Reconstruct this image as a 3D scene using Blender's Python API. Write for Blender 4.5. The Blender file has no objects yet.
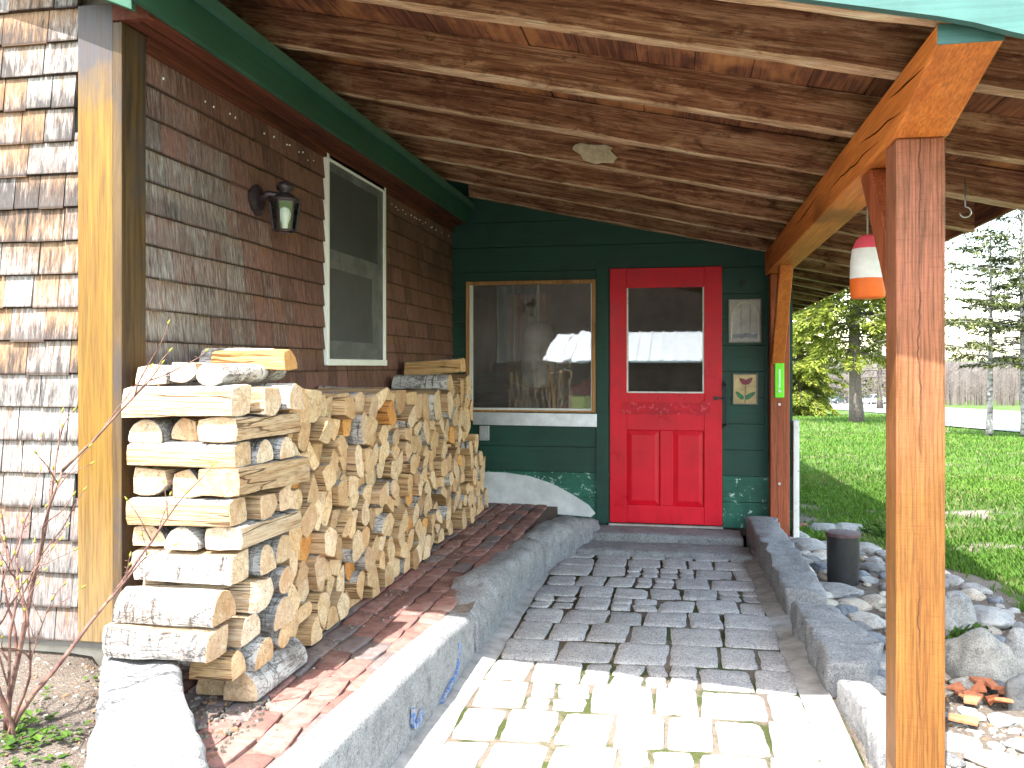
import bpy, bmesh, math, random
import numpy as np
from mathutils import Vector, Matrix, noise

random.seed(7)
rnd = random.random
def U(a, b): return a + (b - a) * random.random()
def nz(x, y, z=0.0): return noise.noise(Vector((x, y, z)))
def sm(a, b, x):
    t = max(0.0, min(1.0, (x - a) / (b - a)))
    return t * t * (3 - 2 * t)

scene = bpy.context.scene
COL = scene.collection

# ------------------------------------------------------------------ survey helpers: camera height 1.35 m, facing 10.9 deg left of the walk
CAM_H = 1.35
TH = math.radians(10.93)
ST, CT = math.sin(TH), math.cos(TH)
FPX, CX, HY = 870.0, 512.0, 366.0
def on_z(px, py, z=0.0):
    zc = (CAM_H - z) * FPX / (py - HY)
    u = (px - CX) / FPX
    return (zc * (-ST + u * CT), zc * (CT + u * ST))
def on_y(px, py, Y):
    u = (px - CX) / FPX
    zc = Y / (CT + u * ST)
    return (zc * (-ST + u * CT), CAM_H + (HY - py) / FPX * zc)

# ------------------------------------------------------------------ object helpers
def origin(o):
    v = Vector((0, 0, 0))
    while o is not None:
        v += o.location
        o = o.parent
    return v
def tag(o, label=None, cat=None, group=None, kind=None):
    if label: o['label'] = label
    if cat: o['category'] = cat
    if group: o['group'] = group
    if kind: o['kind'] = kind
    return o
def empty(name, loc, label, cat, group=None):
    o = bpy.data.objects.new(name, None)
    o.empty_display_size = 0.1
    o.location = loc
    COL.objects.link(o)
    return tag(o, label, cat, group)

class MB:
    """collects faces in world coordinates; build() links ONE mesh object"""
    def __init__(s):
        s.v, s.f, s.mi, s.c = [], [], [], []
    def add(s, vs, fs, mi=0, c=(0.5, 0.5, 0.5)):
        b = len(s.v)
        s.v += [tuple(v) for v in vs]
        for k, f in enumerate(fs):
            s.f.append([b + i for i in f])
            s.mi.append(mi if isinstance(mi, int) else mi[k])
            s.c.append(c)
        return s
    def box(s, x0, x1, y0, y1, z0, z1, mi=0, c=(0.5, 0.5, 0.5)):
        vs = [(x0, y0, z0), (x1, y0, z0), (x1, y1, z0), (x0, y1, z0), (x0, y0, z1), (x1, y0, z1), (x1, y1, z1), (x0, y1, z1)]
        return s.add(vs, [(0, 3, 2, 1), (4, 5, 6, 7), (0, 1, 5, 4), (1, 2, 6, 5), (2, 3, 7, 6), (3, 0, 4, 7)], mi, c)
    def hexa(s, vs, mi=0, c=(0.5, 0.5, 0.5)):
        return s.add(vs, [(0, 3, 2, 1), (4, 5, 6, 7), (0, 1, 5, 4), (1, 2, 6, 5), (2, 3, 7, 6), (3, 0, 4, 7)], mi, c)
    def prism(s, poly, d, mi=0, c=(0.5, 0.5, 0.5)):
        """poly: 3-D points of one face, d: extrusion vector"""
        n = len(poly)
        d = Vector(d)
        vs = [Vector(p) for p in poly] + [Vector(p) + d for p in poly]
        fs = [tuple(range(n - 1, -1, -1)), tuple(range(n, 2 * n))]
        fs += [(i, (i + 1) % n, n + (i + 1) % n, n + i) for i in range(n)]
        return s.add(vs, fs, mi, c)
    def tube(s, pts, rads, n=8, mi=0, c=(0.5, 0.5, 0.5), cap=True, jit=0.0):
        pts = [Vector(p) for p in pts]
        b = len(s.v)
        m = len(pts)
        ref = None
        for i, p in enumerate(pts):
            t = (pts[min(i + 1, m - 1)] - pts[max(i - 1, 0)])
            t = t.normalized() if t.length > 1e-9 else Vector((0, 0, 1))
            if ref is None:
                ref = Vector((1, 0, 0)) if abs(t.x) < 0.8 else Vector((0, 1, 0))
            a = (ref - t * ref.dot(t)).normalized()
            ref = a
            bb = t.cross(a)
            for k in range(n):
                an = 2 * math.pi * k / n
                r = rads[i] * (1 + (U(-jit, jit) if jit else 0))
                s.v.append(tuple(p + a * (r * math.cos(an)) + bb * (r * math.sin(an))))
        for i in range(m - 1):
            for k in range(n):
                s.f.append([b + i * n + k, b + i * n + (k + 1) % n, b + (i + 1) * n + (k + 1) % n, b + (i + 1) * n + k])
                s.mi.append(mi); s.c.append(c)
        if cap:
            s.f.append([b + k for k in range(n - 1, -1, -1)]); s.mi.append(mi); s.c.append(c)
            s.f.append([b + (m - 1) * n + k for k in range(n)]); s.mi.append(mi); s.c.append(c)
        return s
    def lathe(s, x, y, prof, n=20, mi=0, c=(0.5, 0.5, 0.5)):
        """prof: (radius, z, material) up a vertical axis"""
        b = len(s.v)
        for (r, z, *_) in prof:
            for k in range(n):
                a = 2 * math.pi * k / n
                s.v.append((x + r * math.cos(a), y + r * math.sin(a), z))
        for i in range(len(prof) - 1):
            m = prof[i][2] if len(prof[i]) > 2 else mi
            for k in range(n):
                s.f.append([b + i * n + k, b + i * n + (k + 1) % n, b + (i + 1) * n + (k + 1) % n, b + (i + 1) * n + k])
                s.mi.append(m); s.c.append(c)
        s.f.append([b + k for k in range(n - 1, -1, -1)]); s.mi.append(prof[0][2] if len(prof[0]) > 2 else mi); s.c.append(c)
        L = len(prof) - 1
        s.f.append([b + L * n + k for k in range(n)]); s.mi.append(prof[-1][2] if len(prof[-1]) > 2 else mi); s.c.append(c)
        return s
    def build(s, name, mats, parent=None, loc=None, smooth=False, bevel=0.0, rot=None):
        if not isinstance(mats, (list, tuple)): mats = [mats]
        base = origin(parent) if parent is not None else Vector(loc if loc is not None else (0, 0, 0))
        me = bpy.data.meshes.new(name)
        arr = np.array(s.v, dtype=np.float64) - np.array(base)
        me.from_pydata(arr.tolist(), [], s.f)
        for m in mats: me.materials.append(m)
        me.polygons.foreach_set('material_index', s.mi)
        ca = me.color_attributes.new('Col', 'FLOAT_COLOR', 'CORNER')
        lens = [len(f) for f in s.f]
        cc = np.repeat(np.array(s.c, dtype=np.float32), lens, axis=0)
        cc = np.concatenate([cc, np.ones((len(cc), 1), np.float32)], axis=1)
        ca.data.foreach_set('color', cc.ravel())
        if smooth:
            me.polygons.foreach_set('use_smooth', [True] * len(s.f))
        me.update()
        o = bpy.data.objects.new(name, me)
        COL.objects.link(o)
        if parent is not None:
            o.parent = parent
        else:
            o.location = base
        if bevel:
            b = o.modifiers.new('edge', 'BEVEL')
            b.width = bevel; b.segments = 2; b.limit_method = 'ANGLE'; b.angle_limit = math.radians(40)
        return o

def smooth_by_angle(o, deg=40):
    me = o.data
    bm = bmesh.new(); bm.from_mesh(me)
    lim = math.radians(deg)
    for f in bm.faces: f.smooth = True
    for e in bm.edges:
        if len(e.link_faces) == 2 and e.calc_face_angle(0) > lim: e.smooth = False
    bm.to_mesh(me); bm.free()

# ------------------------------------------------------------------ materials
class NT:
    def __init__(s, name):
        s.m = bpy.data.materials.new(name)
        s.m.use_nodes = True
        s.nt = s.m.node_tree
        s.nt.nodes.clear()
        s.out = s.n('ShaderNodeOutputMaterial')
        s.bsdf = s.n('ShaderNodeBsdfPrincipled')
        s.l(s.bsdf.outputs[0], s.out.inputs[0])
    def n(s, t): return s.nt.nodes.new(t)
    def l(s, a, b): s.nt.links.new(a, b)
    def put(s, sock, v):
        if isinstance(v, bpy.types.NodeSocket): s.l(v, sock)
        else: sock.default_value = (v if not isinstance(v, tuple) or len(v) != 3 or sock.type != 'RGBA' else (*v, 1))
    def coord(s, kind='Object', rnd_off=0.0):
        tc = s.n('ShaderNodeTexCoord')
        v = tc.outputs[kind]
        if rnd_off:
            oi = s.n('ShaderNodeObjectInfo')
            m = s.math('MULTIPLY', oi.outputs['Random'], rnd_off)
            a = s.n('ShaderNodeVectorMath'); a.operation = 'ADD'
            s.l(v, a.inputs[0])
            s.l(m, a.inputs[1])
            v = a.outputs[0]
        return v
    def mapp(s, v, scale=(1, 1, 1), rot=(0, 0, 0), loc=(0, 0, 0)):
        m = s.n('ShaderNodeMapping')
        s.l(v, m.inputs[0])
        m.inputs['Scale'].default_value = scale
        m.inputs['Rotation'].default_value = rot
        m.inputs['Location'].default_value = loc
        return m.outputs[0]
    def noise(s, v, scale=5, detail=5, rough=0.6, dist=0.0):
        t = s.n('ShaderNodeTexNoise')
        s.l(v, t.inputs['Vector'])
        t.inputs['Scale'].default_value = scale; t.inputs['Detail'].default_value = detail
        t.inputs['Roughness'].default_value = rough; t.inputs['Distortion'].default_value = dist
        return t.outputs[0]
    def vor(s, v, scale=5, feature='F1', out=0, rnd=1.0):
        t = s.n('ShaderNodeTexVoronoi')
        t.feature = feature
        s.l(v, t.inputs['Vector'])
        t.inputs['Scale'].default_value = scale
        t.inputs['Randomness'].default_value = rnd
        return t.outputs[out]
    def ramp(s, f, stops):
        r = s.n('ShaderNodeValToRGB')
        s.put(r.inputs[0], f)
        e = r.color_ramp.elements
        while len(e) < len(stops): e.new(0.5)
        for el, (p, c) in zip(e, stops):
            el.position = p
            el.color = (*c, 1) if isinstance(c, tuple) else (c, c, c, 1)
        return r.outputs[0]
    def mix(s, f, a, b, mode='MIX'):
        m = s.n('ShaderNodeMixRGB'); m.blend_type = mode
        s.put(m.inputs[0], f); s.put(m.inputs[1], a); s.put(m.inputs[2], b)
        return m.outputs[0]
    def math(s, op, a, b=0.0, c=None):
        m = s.n('ShaderNodeMath'); m.operation = op
        s.put(m.inputs[0], a); s.put(m.inputs[1], b)
        if c is not None: s.put(m.inputs[2], c)
        return m.outputs[0]
    def attr(s):
        a = s.n('ShaderNodeAttribute'); a.attribute_name = 'Col'
        p = s.n('ShaderNodeSeparateColor')
        s.l(a.outputs['Color'], p.inputs[0])
        return p.outputs[0], p.outputs[1], p.outputs[2]
    def sep(s, v):
        p = s.n('ShaderNodeSeparateXYZ'); s.l(v, p.inputs[0]); return p.outputs
    def rand(s): return s.n('ShaderNodeObjectInfo').outputs['Random']
    def ocol(s): return s.n('ShaderNodeObjectInfo').outputs['Color']
    def bump(s, h, strength=0.4, dist=0.01):
        b = s.n('ShaderNodeBump')
        s.put(b.inputs['Height'], h)
        b.inputs['Strength'].default_value = strength; b.inputs['Distance'].default_value = dist
        s.l(b.outputs[0], s.bsdf.inputs['Normal'])
        return b.outputs[0]
    def done(s, col=None, rough=0.7, spec=0.3, metal=0.0):
        if col is not None: s.put(s.bsdf.inputs['Base Color'], col)
        s.put(s.bsdf.inputs['Roughness'], rough)
        s.bsdf.inputs['Specular IOR Level'].default_value = spec
        s.bsdf.inputs['Metallic'].default_value = metal
        return s.m

def simple(name, col, rough=0.6, spec=0.3, metal=0.0, var=0.15, scale=12, bump=0.0):
    t = NT(name); v = t.coord()
    f = t.noise(v, scale, 5, 0.65)
    d = tuple(c * (1 - var) for c in col); e = tuple(min(1, c * (1 + var)) for c in col)
    c = t.ramp(f, [(0.3, d), (0.7, e)])
    if bump: t.bump(f, bump, 0.004)
    return t.done(c, rough, spec, metal)

M = {}
def m_shingle():
    t = NT('cedar_shingle'); v = t.coord()
    r, g, b = t.attr()                      # r tone, g weathered, b brown wash
    off = t.n('ShaderNodeCombineXYZ'); k = t.math('MULTIPLY', r, 37.0)
    t.l(k, off.inputs[0]); t.l(k, off.inputs[1]); t.l(k, off.inputs[2])
    a = t.n('ShaderNodeVectorMath'); t.l(v, a.inputs[0]); t.l(off.outputs[0], a.inputs[1])
    w = a.outputs[0]; s = t.sep(v)
    u = t.math('FRACT', t.math('DIVIDE', t.math('SUBTRACT', s[2], 0.412), 0.1136))       # 0 at the butt, 1 under the next course
    streak = t.noise(t.mapp(w, (120, 120, 4)), 1.0, 5, 0.7, 0.3)
    wide = t.noise(t.mapp(w, (60, 60, 5.0)), 1.0, 6, 0.72)
    fine = t.noise(t.mapp(w, (300, 300, 10)), 1.0, 4, 0.6)
    band = t.noise(t.mapp(v, (0.35, 0.35, 2.6)), 1.0, 3, 0.6)
    brown = t.mix(r, (0.092, 0.040, 0.031), (0.22, 0.103, 0.080))
    brown = t.mix(t.ramp(streak, [(0.38, 0.0), (0.68, 0.6)]), brown, (0.27, 0.155, 0.125))
    brown = t.mix(t.ramp(wide, [(0.34, 0.75), (0.48, 0.0)]), brown, (0.04, 0.016, 0.012))
    grey = t.mix(t.ramp(streak, [(0.36, 0.0), (0.62, 1.0)]), (0.15, 0.125, 0.11), (0.40, 0.375, 0.345))
    soil = t.ramp(t.math('ADD', s[2], t.math('MULTIPLY', t.math('SUBTRACT', band, 0.5), 0.5)), [(0.75, 0.62), (1.0, 0.0)])
    grey = t.mix(soil, grey, (0.10, 0.098, 0.10))
    ochre = t.mix(streak, (0.13, 0.05, 0.014), (0.34, 0.19, 0.08))
    wn = t.math('ADD', g, t.math('MULTIPLY', t.math('SUBTRACT', streak, 0.5), 1.1))
    wf = t.ramp(wn, [(0.30, 0.0), (0.75, 1.0)])
    c = t.mix(wf, brown, grey)
    bn = t.math('ADD', t.math('ADD', b, t.math('MULTIPLY', u, 0.35)), t.math('MULTIPLY', t.math('SUBTRACT', wide, 0.5), 1.8))
    c = t.mix(t.ramp(bn, [(0.55, 0.0), (1.05, 0.8)]), c, ochre)
    mold = t.math('ADD', t.math('ADD', t.math('MULTIPLY', wide, 0.75), t.math('MULTIPLY', streak, 0.35)), t.math('MULTIPLY', t.math('SUBTRACT', 0.50, u), 0.16))
    mold = t.math('ADD', mold, t.math('MULTIPLY', t.math('SUBTRACT', band, 0.47), 1.0))
    mf = t.math('MULTIPLY', t.ramp(mold, [(0.57, 0.0), (0.72, 0.9)]), wf)
    c = t.mix(mf, c, (0.030, 0.027, 0.028))
    c = t.mix(t.ramp(fine, [(0.35, 0.5), (0.6, 0.0)]), c, (0.03, 0.02, 0.015))
    c = t.mix(t.ramp(u, [(0.02, 0.8), (0.10, 0.0)]), c, (0.03, 0.018, 0.012))  # shadow line of each course painted dark along the butt
    t.bump(t.math('ADD', t.math('MULTIPLY', streak, 0.6), t.math('MULTIPLY', fine, 0.5)), 0.6, 0.004)
    return t.done(c, 0.75, 0.2)
M['shingle'] = m_shingle()

def m_wood(name, dark, light, axis='x', tilt=0.0, rough=0.75, spec=0.25, contrast=(0.35, 0.68), spots=None, bump=0.5, saw=0.0, worn=None, per=0.0):
    """rough timber: grain stretched along one axis, knots and blotches, random per object"""
    t = NT(name); v = t.coord(rnd_off=31.0)
    if tilt: v = t.mapp(v, rot=(0, tilt, 0))
    st = {'x': (1, 22, 22), 'y': (22, 1, 22), 'z': (22, 22, 1)}[axis]
    st2 = tuple(k * (6 if k > 2 else 3) for k in st)
    g = t.noise(t.mapp(v, st), 1.3, 6, 0.62, 1.2)
    fine = t.noise(t.mapp(v, st2), 1.3, 4, 0.6)
    bl = t.noise(t.mapp(v, tuple(1.0 if k > 2 else 0.45 for k in st)), 3.2, 5, 0.62)
    c = t.ramp(g, [(contrast[0], dark), (contrast[1], light)])
    c = t.mix(t.ramp(fine, [(0.36, 0.55), (0.55, 0.0)]), c, tuple(k * 0.45 for k in dark))
    if worn: c = t.mix(t.ramp(bl, [(0.50, 0.0), (0.68, 0.85)]), c, worn)
    c = t.mix(t.ramp(bl, [(0.30, 0.75), (0.46, 0.0)]), c, tuple(k * 0.4 for k in dark))
    if spots:
        k = t.vor(t.mapp(v, tuple(1.6 if q > 2 else 0.9 for q in st)), 2.2)
        c = t.mix(t.ramp(k, [(0.05, 0.9), (0.13, 0.0)]), c, spots)
    if per:
        rr = t.rand()
        c = t.mix(t.math('MULTIPLY', rr, per), c, tuple(k * 0.35 for k in dark))
    h = t.math('ADD', t.math('MULTIPLY', g, 0.6), t.math('MULTIPLY', fine, 0.4))
    if saw:
        sx = {'x': (60, 2, 2), 'y': (2, 60, 2), 'z': (2, 2, 60)}[axis]
        sw = t.noise(t.mapp(v, sx), 1.0, 2, 0.5)
        h = t.math('ADD', h, t.math('MULTIPLY', sw, saw))
        c = t.mix(t.ramp(sw, [(0.35, 0.25), (0.5, 0.0)]), c, tuple(k * 0.5 for k in dark))
    t.bump(h, bump, 0.006)
    return t.done(c, rough, spec)
SL = math.atan(0.2165)
def m_rafter(name, dark, mid, light):
    t = NT(name); v = t.mapp(t.coord(rnd_off=31.0), rot=(0, -SL, 0))
    g = t.noise(t.mapp(v, (1.1, 26, 26)), 1.3, 7, 0.68, 1.0)
    fi = t.noise(t.mapp(v, (5, 150, 150)), 1.3, 5, 0.65)
    bl = t.noise(t.mapp(v, (1.6, 5, 5)), 2.2, 6, 0.72, 0.6)
    sp = t.noise(t.mapp(v, (7, 14, 14)), 1.8, 6, 0.75)
    c = t.ramp(g, [(0.36, dark), (0.5, mid), (0.66, light)])
    c = t.mix(t.ramp(bl, [(0.34, 0.85), (0.48, 0.0)]), c, tuple(k * 0.5 for k in dark))
    c = t.mix(t.ramp(bl, [(0.54, 0.0), (0.66, 0.65)]), c, tuple(min(0.7, k * 1.15) for k in light))
    c = t.mix(t.ramp(sp, [(0.33, 0.75), (0.43, 0.0)]), c, tuple(k * 0.4 for k in dark))
    c = t.mix(t.ramp(sp, [(0.62, 0.0), (0.70, 0.55)]), c, (0.58, 0.45, 0.33))
    c = t.mix(t.ramp(fi, [(0.36, 0.65), (0.54, 0.0)]), c, tuple(k * 0.5 for k in dark))
    kn = t.vor(t.mapp(v, (1.3, 5, 5)), 1.1)
    c = t.mix(t.ramp(kn, [(0.06, 0.9), (0.13, 0.0)]), c, (0.035, 0.014, 0.008))
    c = t.mix(t.math('MULTIPLY', t.rand(), 0.35), c, tuple(k * 0.6 for k in dark))
    t.bump(t.math('ADD', t.math('MULTIPLY', g, 0.6), t.math('ADD', t.math('MULTIPLY', fi, 0.5), t.math('MULTIPLY', sp, 0.5))), 0.8, 0.008)
    return t.done(c, 0.85, 0.15)
M['rafter'] = m_rafter('rough_sawn_rafter', (0.125, 0.046, 0.025), (0.33, 0.152, 0.082), (0.60, 0.35, 0.21))
M['rafter_edge'] = m_rafter('bounce_lit_rafter_edge', (0.30, 0.16, 0.09), (0.56, 0.37, 0.22), (0.72, 0.56, 0.40))  # paler underside: bounce light from the ground put into the colour
M['deckwood'] = m_wood('roof_board_wood', (0.075, 0.026, 0.015), (0.27, 0.105, 0.05), 'y', worn=(0.46, 0.20, 0.07), spots=(0.03, 0.014, 0.008))
M['stain_x'] = m_wood('orange_stained_timber_across', (0.36, 0.10, 0.018), (0.55, 0.19, 0.04), 'x', rough=0.5, spec=0.4, bump=0.3)
M['stain_y'] = m_wood('orange_stained_timber_along', (0.46, 0.115, 0.018), (0.68, 0.22, 0.042), 'y', rough=0.5, spec=0.4, bump=0.3)
def m_post(name, a, b, red=None):
    t = NT(name); v = t.coord(rnd_off=11.0); s = t.sep(t.coord())
    g = t.noise(t.mapp(v, (14, 14, 0.9)), 1.3, 6, 0.66, 2.2)
    wv = t.n('ShaderNodeTexWave'); wv.wave_type = 'RINGS'; wv.rings_direction = 'Z'
    t.l(t.mapp(v, (7, 7, 0.55), loc=(0.4, 0.2, 0.1)), wv.inputs[0])
    wv.inputs['Scale'].default_value = 5.0; wv.inputs['Distortion'].default_value = 9.0
    wv.inputs['Detail'].default_value = 4; wv.inputs['Detail Scale'].default_value = 1.0
    f = t.noise(t.mapp(v, (170, 170, 5)), 1.0, 5, 0.65)
    bl = t.noise(t.mapp(v, (6, 6, 2.2)), 1.6, 6, 0.7)
    sw = t.noise(t.mapp(v, (14, 14, 190)), 1.0, 4, 0.65, 0.6)
    c = t.mix(t.ramp(g, [(0.34, 0.0), (0.66, 1.0)]), a, b)
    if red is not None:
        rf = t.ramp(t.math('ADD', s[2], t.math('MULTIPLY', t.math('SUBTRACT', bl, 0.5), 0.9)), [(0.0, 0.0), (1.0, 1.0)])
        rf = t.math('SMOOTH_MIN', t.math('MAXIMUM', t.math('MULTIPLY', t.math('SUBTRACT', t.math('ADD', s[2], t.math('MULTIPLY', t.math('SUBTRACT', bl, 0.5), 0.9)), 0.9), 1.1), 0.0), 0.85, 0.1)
        c = t.mix(rf, c, t.mix(g, red, tuple(k * 1.35 for k in red)))  # redder upper post: its tone in the roof's shade put into the colour
    c = t.mix(t.ramp(wv.outputs[1], [(0.5, 0.0), (1.0, 0.38)]), c, tuple(k * 0.5 for k in a))
    c = t.mix(t.ramp(bl, [(0.34, 0.5), (0.48, 0.0)]), c, tuple(k * 0.55 for k in a))
    c = t.mix(t.ramp(bl, [(0.60, 0.0), (0.72, 0.35)]), c, tuple(min(0.7, k * 1.4) for k in b))
    c = t.mix(t.ramp(f, [(0.38, 0.6), (0.53, 0.0)]), c, tuple(k * 0.4 for k in a))
    c = t.mix(t.ramp(sw, [(0.32, 0.3), (0.46, 0.0)]), c, tuple(k * 0.55 for k in a))
    ck = t.math('ADD', s[0], t.math('MULTIPLY', t.math('SUBTRACT', t.noise(t.mapp(t.coord(), (0.1, 0.1, 6)), 1.0, 5, 0.6), 0.5), 0.05))
    cz = t.ramp(t.noise(t.mapp(t.coord(), (0.1, 0.1, 1.6)), 1.0, 2, 0.5), [(0.44, 0.0), (0.52, 1.0)])
    crack = t.math('MULTIPLY', t.ramp(t.math('ABSOLUTE', ck), [(0.0006, 1.0), (0.0022, 0.0)]), cz)
    c = t.mix(t.math('MULTIPLY', crack, 0.9), c, (0.03, 0.010, 0.004))
    t.bump(t.math('SUBTRACT', t.math('ADD', t.math('MULTIPLY', g, 0.3), t.math('ADD', t.math('MULTIPLY', sw, 0.35), t.math('MULTIPLY', f, 0.3))), crack), 0.5, 0.005)
    return t.done(c, 0.55, 0.3)
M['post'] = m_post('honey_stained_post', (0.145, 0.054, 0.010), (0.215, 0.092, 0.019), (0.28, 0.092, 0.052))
M['post_red'] = m_post('red_stained_post', (0.25, 0.055, 0.02), (0.38, 0.095, 0.035))
def m_corner(name, dark):
    t = NT(name); v = t.coord(); s = t.sep(v)
    g = t.noise(t.mapp(v, (24, 24, 1.2)), 1.2, 6, 0.6, 1.0)
    f = t.noise(t.mapp(v, (160, 160, 5)), 1.2, 4, 0.6)
    bl = t.noise(t.mapp(v, (3, 3, 1.6)), 1.5, 5, 0.65)
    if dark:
        c = t.mix(t.ramp(g, [(0.35, 0.0), (0.65, 1.0)]), (0.035, 0.020, 0.008), (0.105, 0.062, 0.020))  # darker copy for the side board, its shade put into the colour
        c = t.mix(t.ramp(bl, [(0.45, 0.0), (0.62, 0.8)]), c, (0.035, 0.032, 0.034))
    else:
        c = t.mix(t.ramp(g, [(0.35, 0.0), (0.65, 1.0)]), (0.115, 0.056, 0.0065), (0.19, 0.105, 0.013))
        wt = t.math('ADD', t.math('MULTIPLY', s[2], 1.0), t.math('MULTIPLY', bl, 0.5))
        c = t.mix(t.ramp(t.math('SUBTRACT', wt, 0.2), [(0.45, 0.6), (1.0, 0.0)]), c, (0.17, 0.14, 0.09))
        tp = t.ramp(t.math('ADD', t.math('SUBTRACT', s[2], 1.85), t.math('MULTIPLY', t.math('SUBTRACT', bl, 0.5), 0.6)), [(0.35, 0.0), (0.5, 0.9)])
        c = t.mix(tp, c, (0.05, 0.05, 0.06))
    c = t.mix(t.ramp(f, [(0.38, 0.5), (0.52, 0.0)]), c, (0.06, 0.03, 0.01))
    t.bump(t.math('ADD', g, f), 0.35, 0.003)
    return t.done(c, 0.6, 0.3)
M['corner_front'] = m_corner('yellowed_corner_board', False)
M['corner_side'] = m_corner('shaded_corner_board', True)

def m_paint(name, col, rough=0.5, grain='x', chip=None, chip_amt=0.66, dirt=0.5, var=0.25):
    t = NT(name); v = t.coord()
    st = {'x': (2, 60, 60), 'y': (60, 2, 60), 'z': (60, 60, 2)}[grain]
    g = t.noise(t.mapp(v, st), 1.0, 4, 0.6)
    bl = t.noise(v, 3.5, 6, 0.68)
    c = t.ramp(bl, [(0.3, tuple(k * (1 - var) for k in col)), (0.7, tuple(min(1, k * (1 + var)) for k in col))])
    c = t.mix(t.ramp(g, [(0.35, 0.3), (0.5, 0.0)]), c, tuple(k * dirt for k in col))
    if chip:
        ch = t.noise(v, 26, 6, 0.7)
        c = t.mix(t.ramp(ch, [(chip_amt, 0.0), (chip_amt + 0.03, 0.9)]), c, chip)
    t.bump(t.math('ADD', g, t.math('MULTIPLY', bl, 0.5)), 0.3, 0.003)
    rr = t.ramp(bl, [(0.3, max(0.05, rough - 0.1)), (0.7, min(1, rough + 0.15))])
    return t.done(c, rr, 0.28)
M['green_wall'] = m_paint('dark_green_wall_paint', (0.013, 0.052, 0.037), 0.5, 'x', chip=(0.10, 0.20, 0.16), chip_amt=0.76)
M['green_fascia'] = m_paint('green_fascia_paint', (0.026, 0.085, 0.052), 0.5, 'y', chip=(0.5, 0.55, 0.5), chip_amt=0.76)
M['turquoise'] = m_paint('weathered_turquoise_paint', (0.045, 0.115, 0.103), 0.6, 'x', chip=(0.12, 0.22, 0.2), chip_amt=0.66)
M['red'] = m_paint('red_door_paint', (0.58, 0.005, 0.018), 0.33, 'z', chip=(0.72, 0.16, 0.18), chip_amt=0.73, var=0.18, dirt=0.7)
M['red_rough'] = m_paint('scraped_red_paint', (0.50, 0.012, 0.025), 0.6, 'x', chip=(0.60, 0.08, 0.10), chip_amt=0.56, var=0.3)
M['white'] = m_paint('white_trim_paint', (0.78, 0.78, 0.74), 0.45, 'z', dirt=0.75, var=0.06)
M['white_board'] = m_paint('weathered_white_board_paint', (0.66, 0.66, 0.62), 0.6, 'z', chip=(0.3, 0.27, 0.22), chip_amt=0.62, dirt=0.6, var=0.12)
M['soffit'] = m_wood('red_brown_soffit', (0.055, 0.014, 0.008), (0.17, 0.048, 0.022), 'y', bump=0.3)
M['soffit_tan'] = m_wood('tan_soffit', (0.30, 0.17, 0.08), (0.46, 0.30, 0.15), 'x', bump=0.3)
M['frame_wood'] = m_wood('varnished_window_frame', (0.30, 0.13, 0.04), (0.52, 0.27, 0.10), 'z', bump=0.2, rough=0.45)
M['metal_sill'] = simple('dull_metal_flashing', (0.55, 0.57, 0.58), 0.38, 0.5, 0.55, 0.2, 9, 0.3)
M['black'] = simple('black_iron', (0.018, 0.017, 0.018), 0.45, 0.5, 0.3, 0.4, 20, 0.2)
M['lantern'] = simple('aged_bronze', (0.055, 0.042, 0.045), 0.38, 0.5, 0.6, 0.35, 25)
M['steel'] = simple('galvanised_hook', (0.42, 0.42, 0.42), 0.35, 0.5, 0.8, 0.1, 20)

def m_glass(name, base_ref=0.05, tint=(1, 1, 1), wav=0.0, wscale=3.0, veil=0.0):
    t = NT(name)
    t.nt.nodes.remove(t.bsdf)
    tr = t.n('ShaderNodeBsdfTransparent'); tr.inputs[0].default_value = (*tint, 1)
    gl = t.n('ShaderNodeBsdfGlossy'); gl.inputs['Roughness'].default_value = 0.015
    fr = t.n('ShaderNodeFresnel'); fr.inputs[0].default_value = 1.5
    if wav:
        v = t.coord()
        h = t.noise(v, wscale, 3, 0.5)
        b = t.n('ShaderNodeBump'); b.inputs['Strength'].default_value = wav; b.inputs['Distance'].default_value = 0.05
        t.l(h, b.inputs['Height']); t.l(b.outputs[0], gl.inputs['Normal'])
    f = t.math('ADD', fr.outputs[0], base_ref)
    mx = t.n('ShaderNodeMixShader')
    t.l(f, mx.inputs[0]); t.l(tr.outputs[0], mx.inputs[1]); t.l(gl.outputs[0], mx.inputs[2])
    sh = mx.outputs[0]
    if veil:
        df = t.n('ShaderNodeBsdfDiffuse'); df.inputs[0].default_value = (0.6, 0.6, 0.6, 1)
        m2 = t.n('ShaderNodeMixShader'); vv = t.noise(t.coord(), 3.5, 6, 0.7)
        t.l(t.ramp(vv, [(0.3, veil * 0.5), (0.7, veil * 1.6)]), m2.inputs[0]); t.l(sh, m2.inputs[1]); t.l(df.outputs[0], m2.inputs[2]); sh = m2.outputs[0]
    t.l(sh, t.out.inputs[0])
    return t.m
M['door_glass'] = m_glass('door_glass', 0.065, (0.9, 0.92, 0.9), veil=0.012)
M['film_glass'] = m_glass('film_covered_glass', 0.085, (0.9, 0.9, 0.9), 0.024, 2.2, 0.06)
M['clear_glass'] = m_glass('lantern_glass', 0.12, (0.95, 0.97, 0.97))
def m_screen():
    t = NT('dusty_insect_screen'); v = t.coord()
    f = t.noise(v, 6, 6, 0.7); fi = t.noise(v, 160, 2, 0.5)
    c = t.mix(t.ramp(f, [(0.35, 0.0), (0.68, 1.0)]), (0.035, 0.036, 0.038), (0.085, 0.086, 0.088))
    c = t.mix(t.ramp(fi, [(0.5, 0.0), (0.7, 0.4)]), c, (0.14, 0.14, 0.14))
    t.bsdf.inputs['Coat Weight'].default_value = 0.25
    t.bsdf.inputs['Coat Roughness'].default_value = 0.12
    return t.done(c, 0.55, 0.5)
M['screen'] = m_screen()

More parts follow.
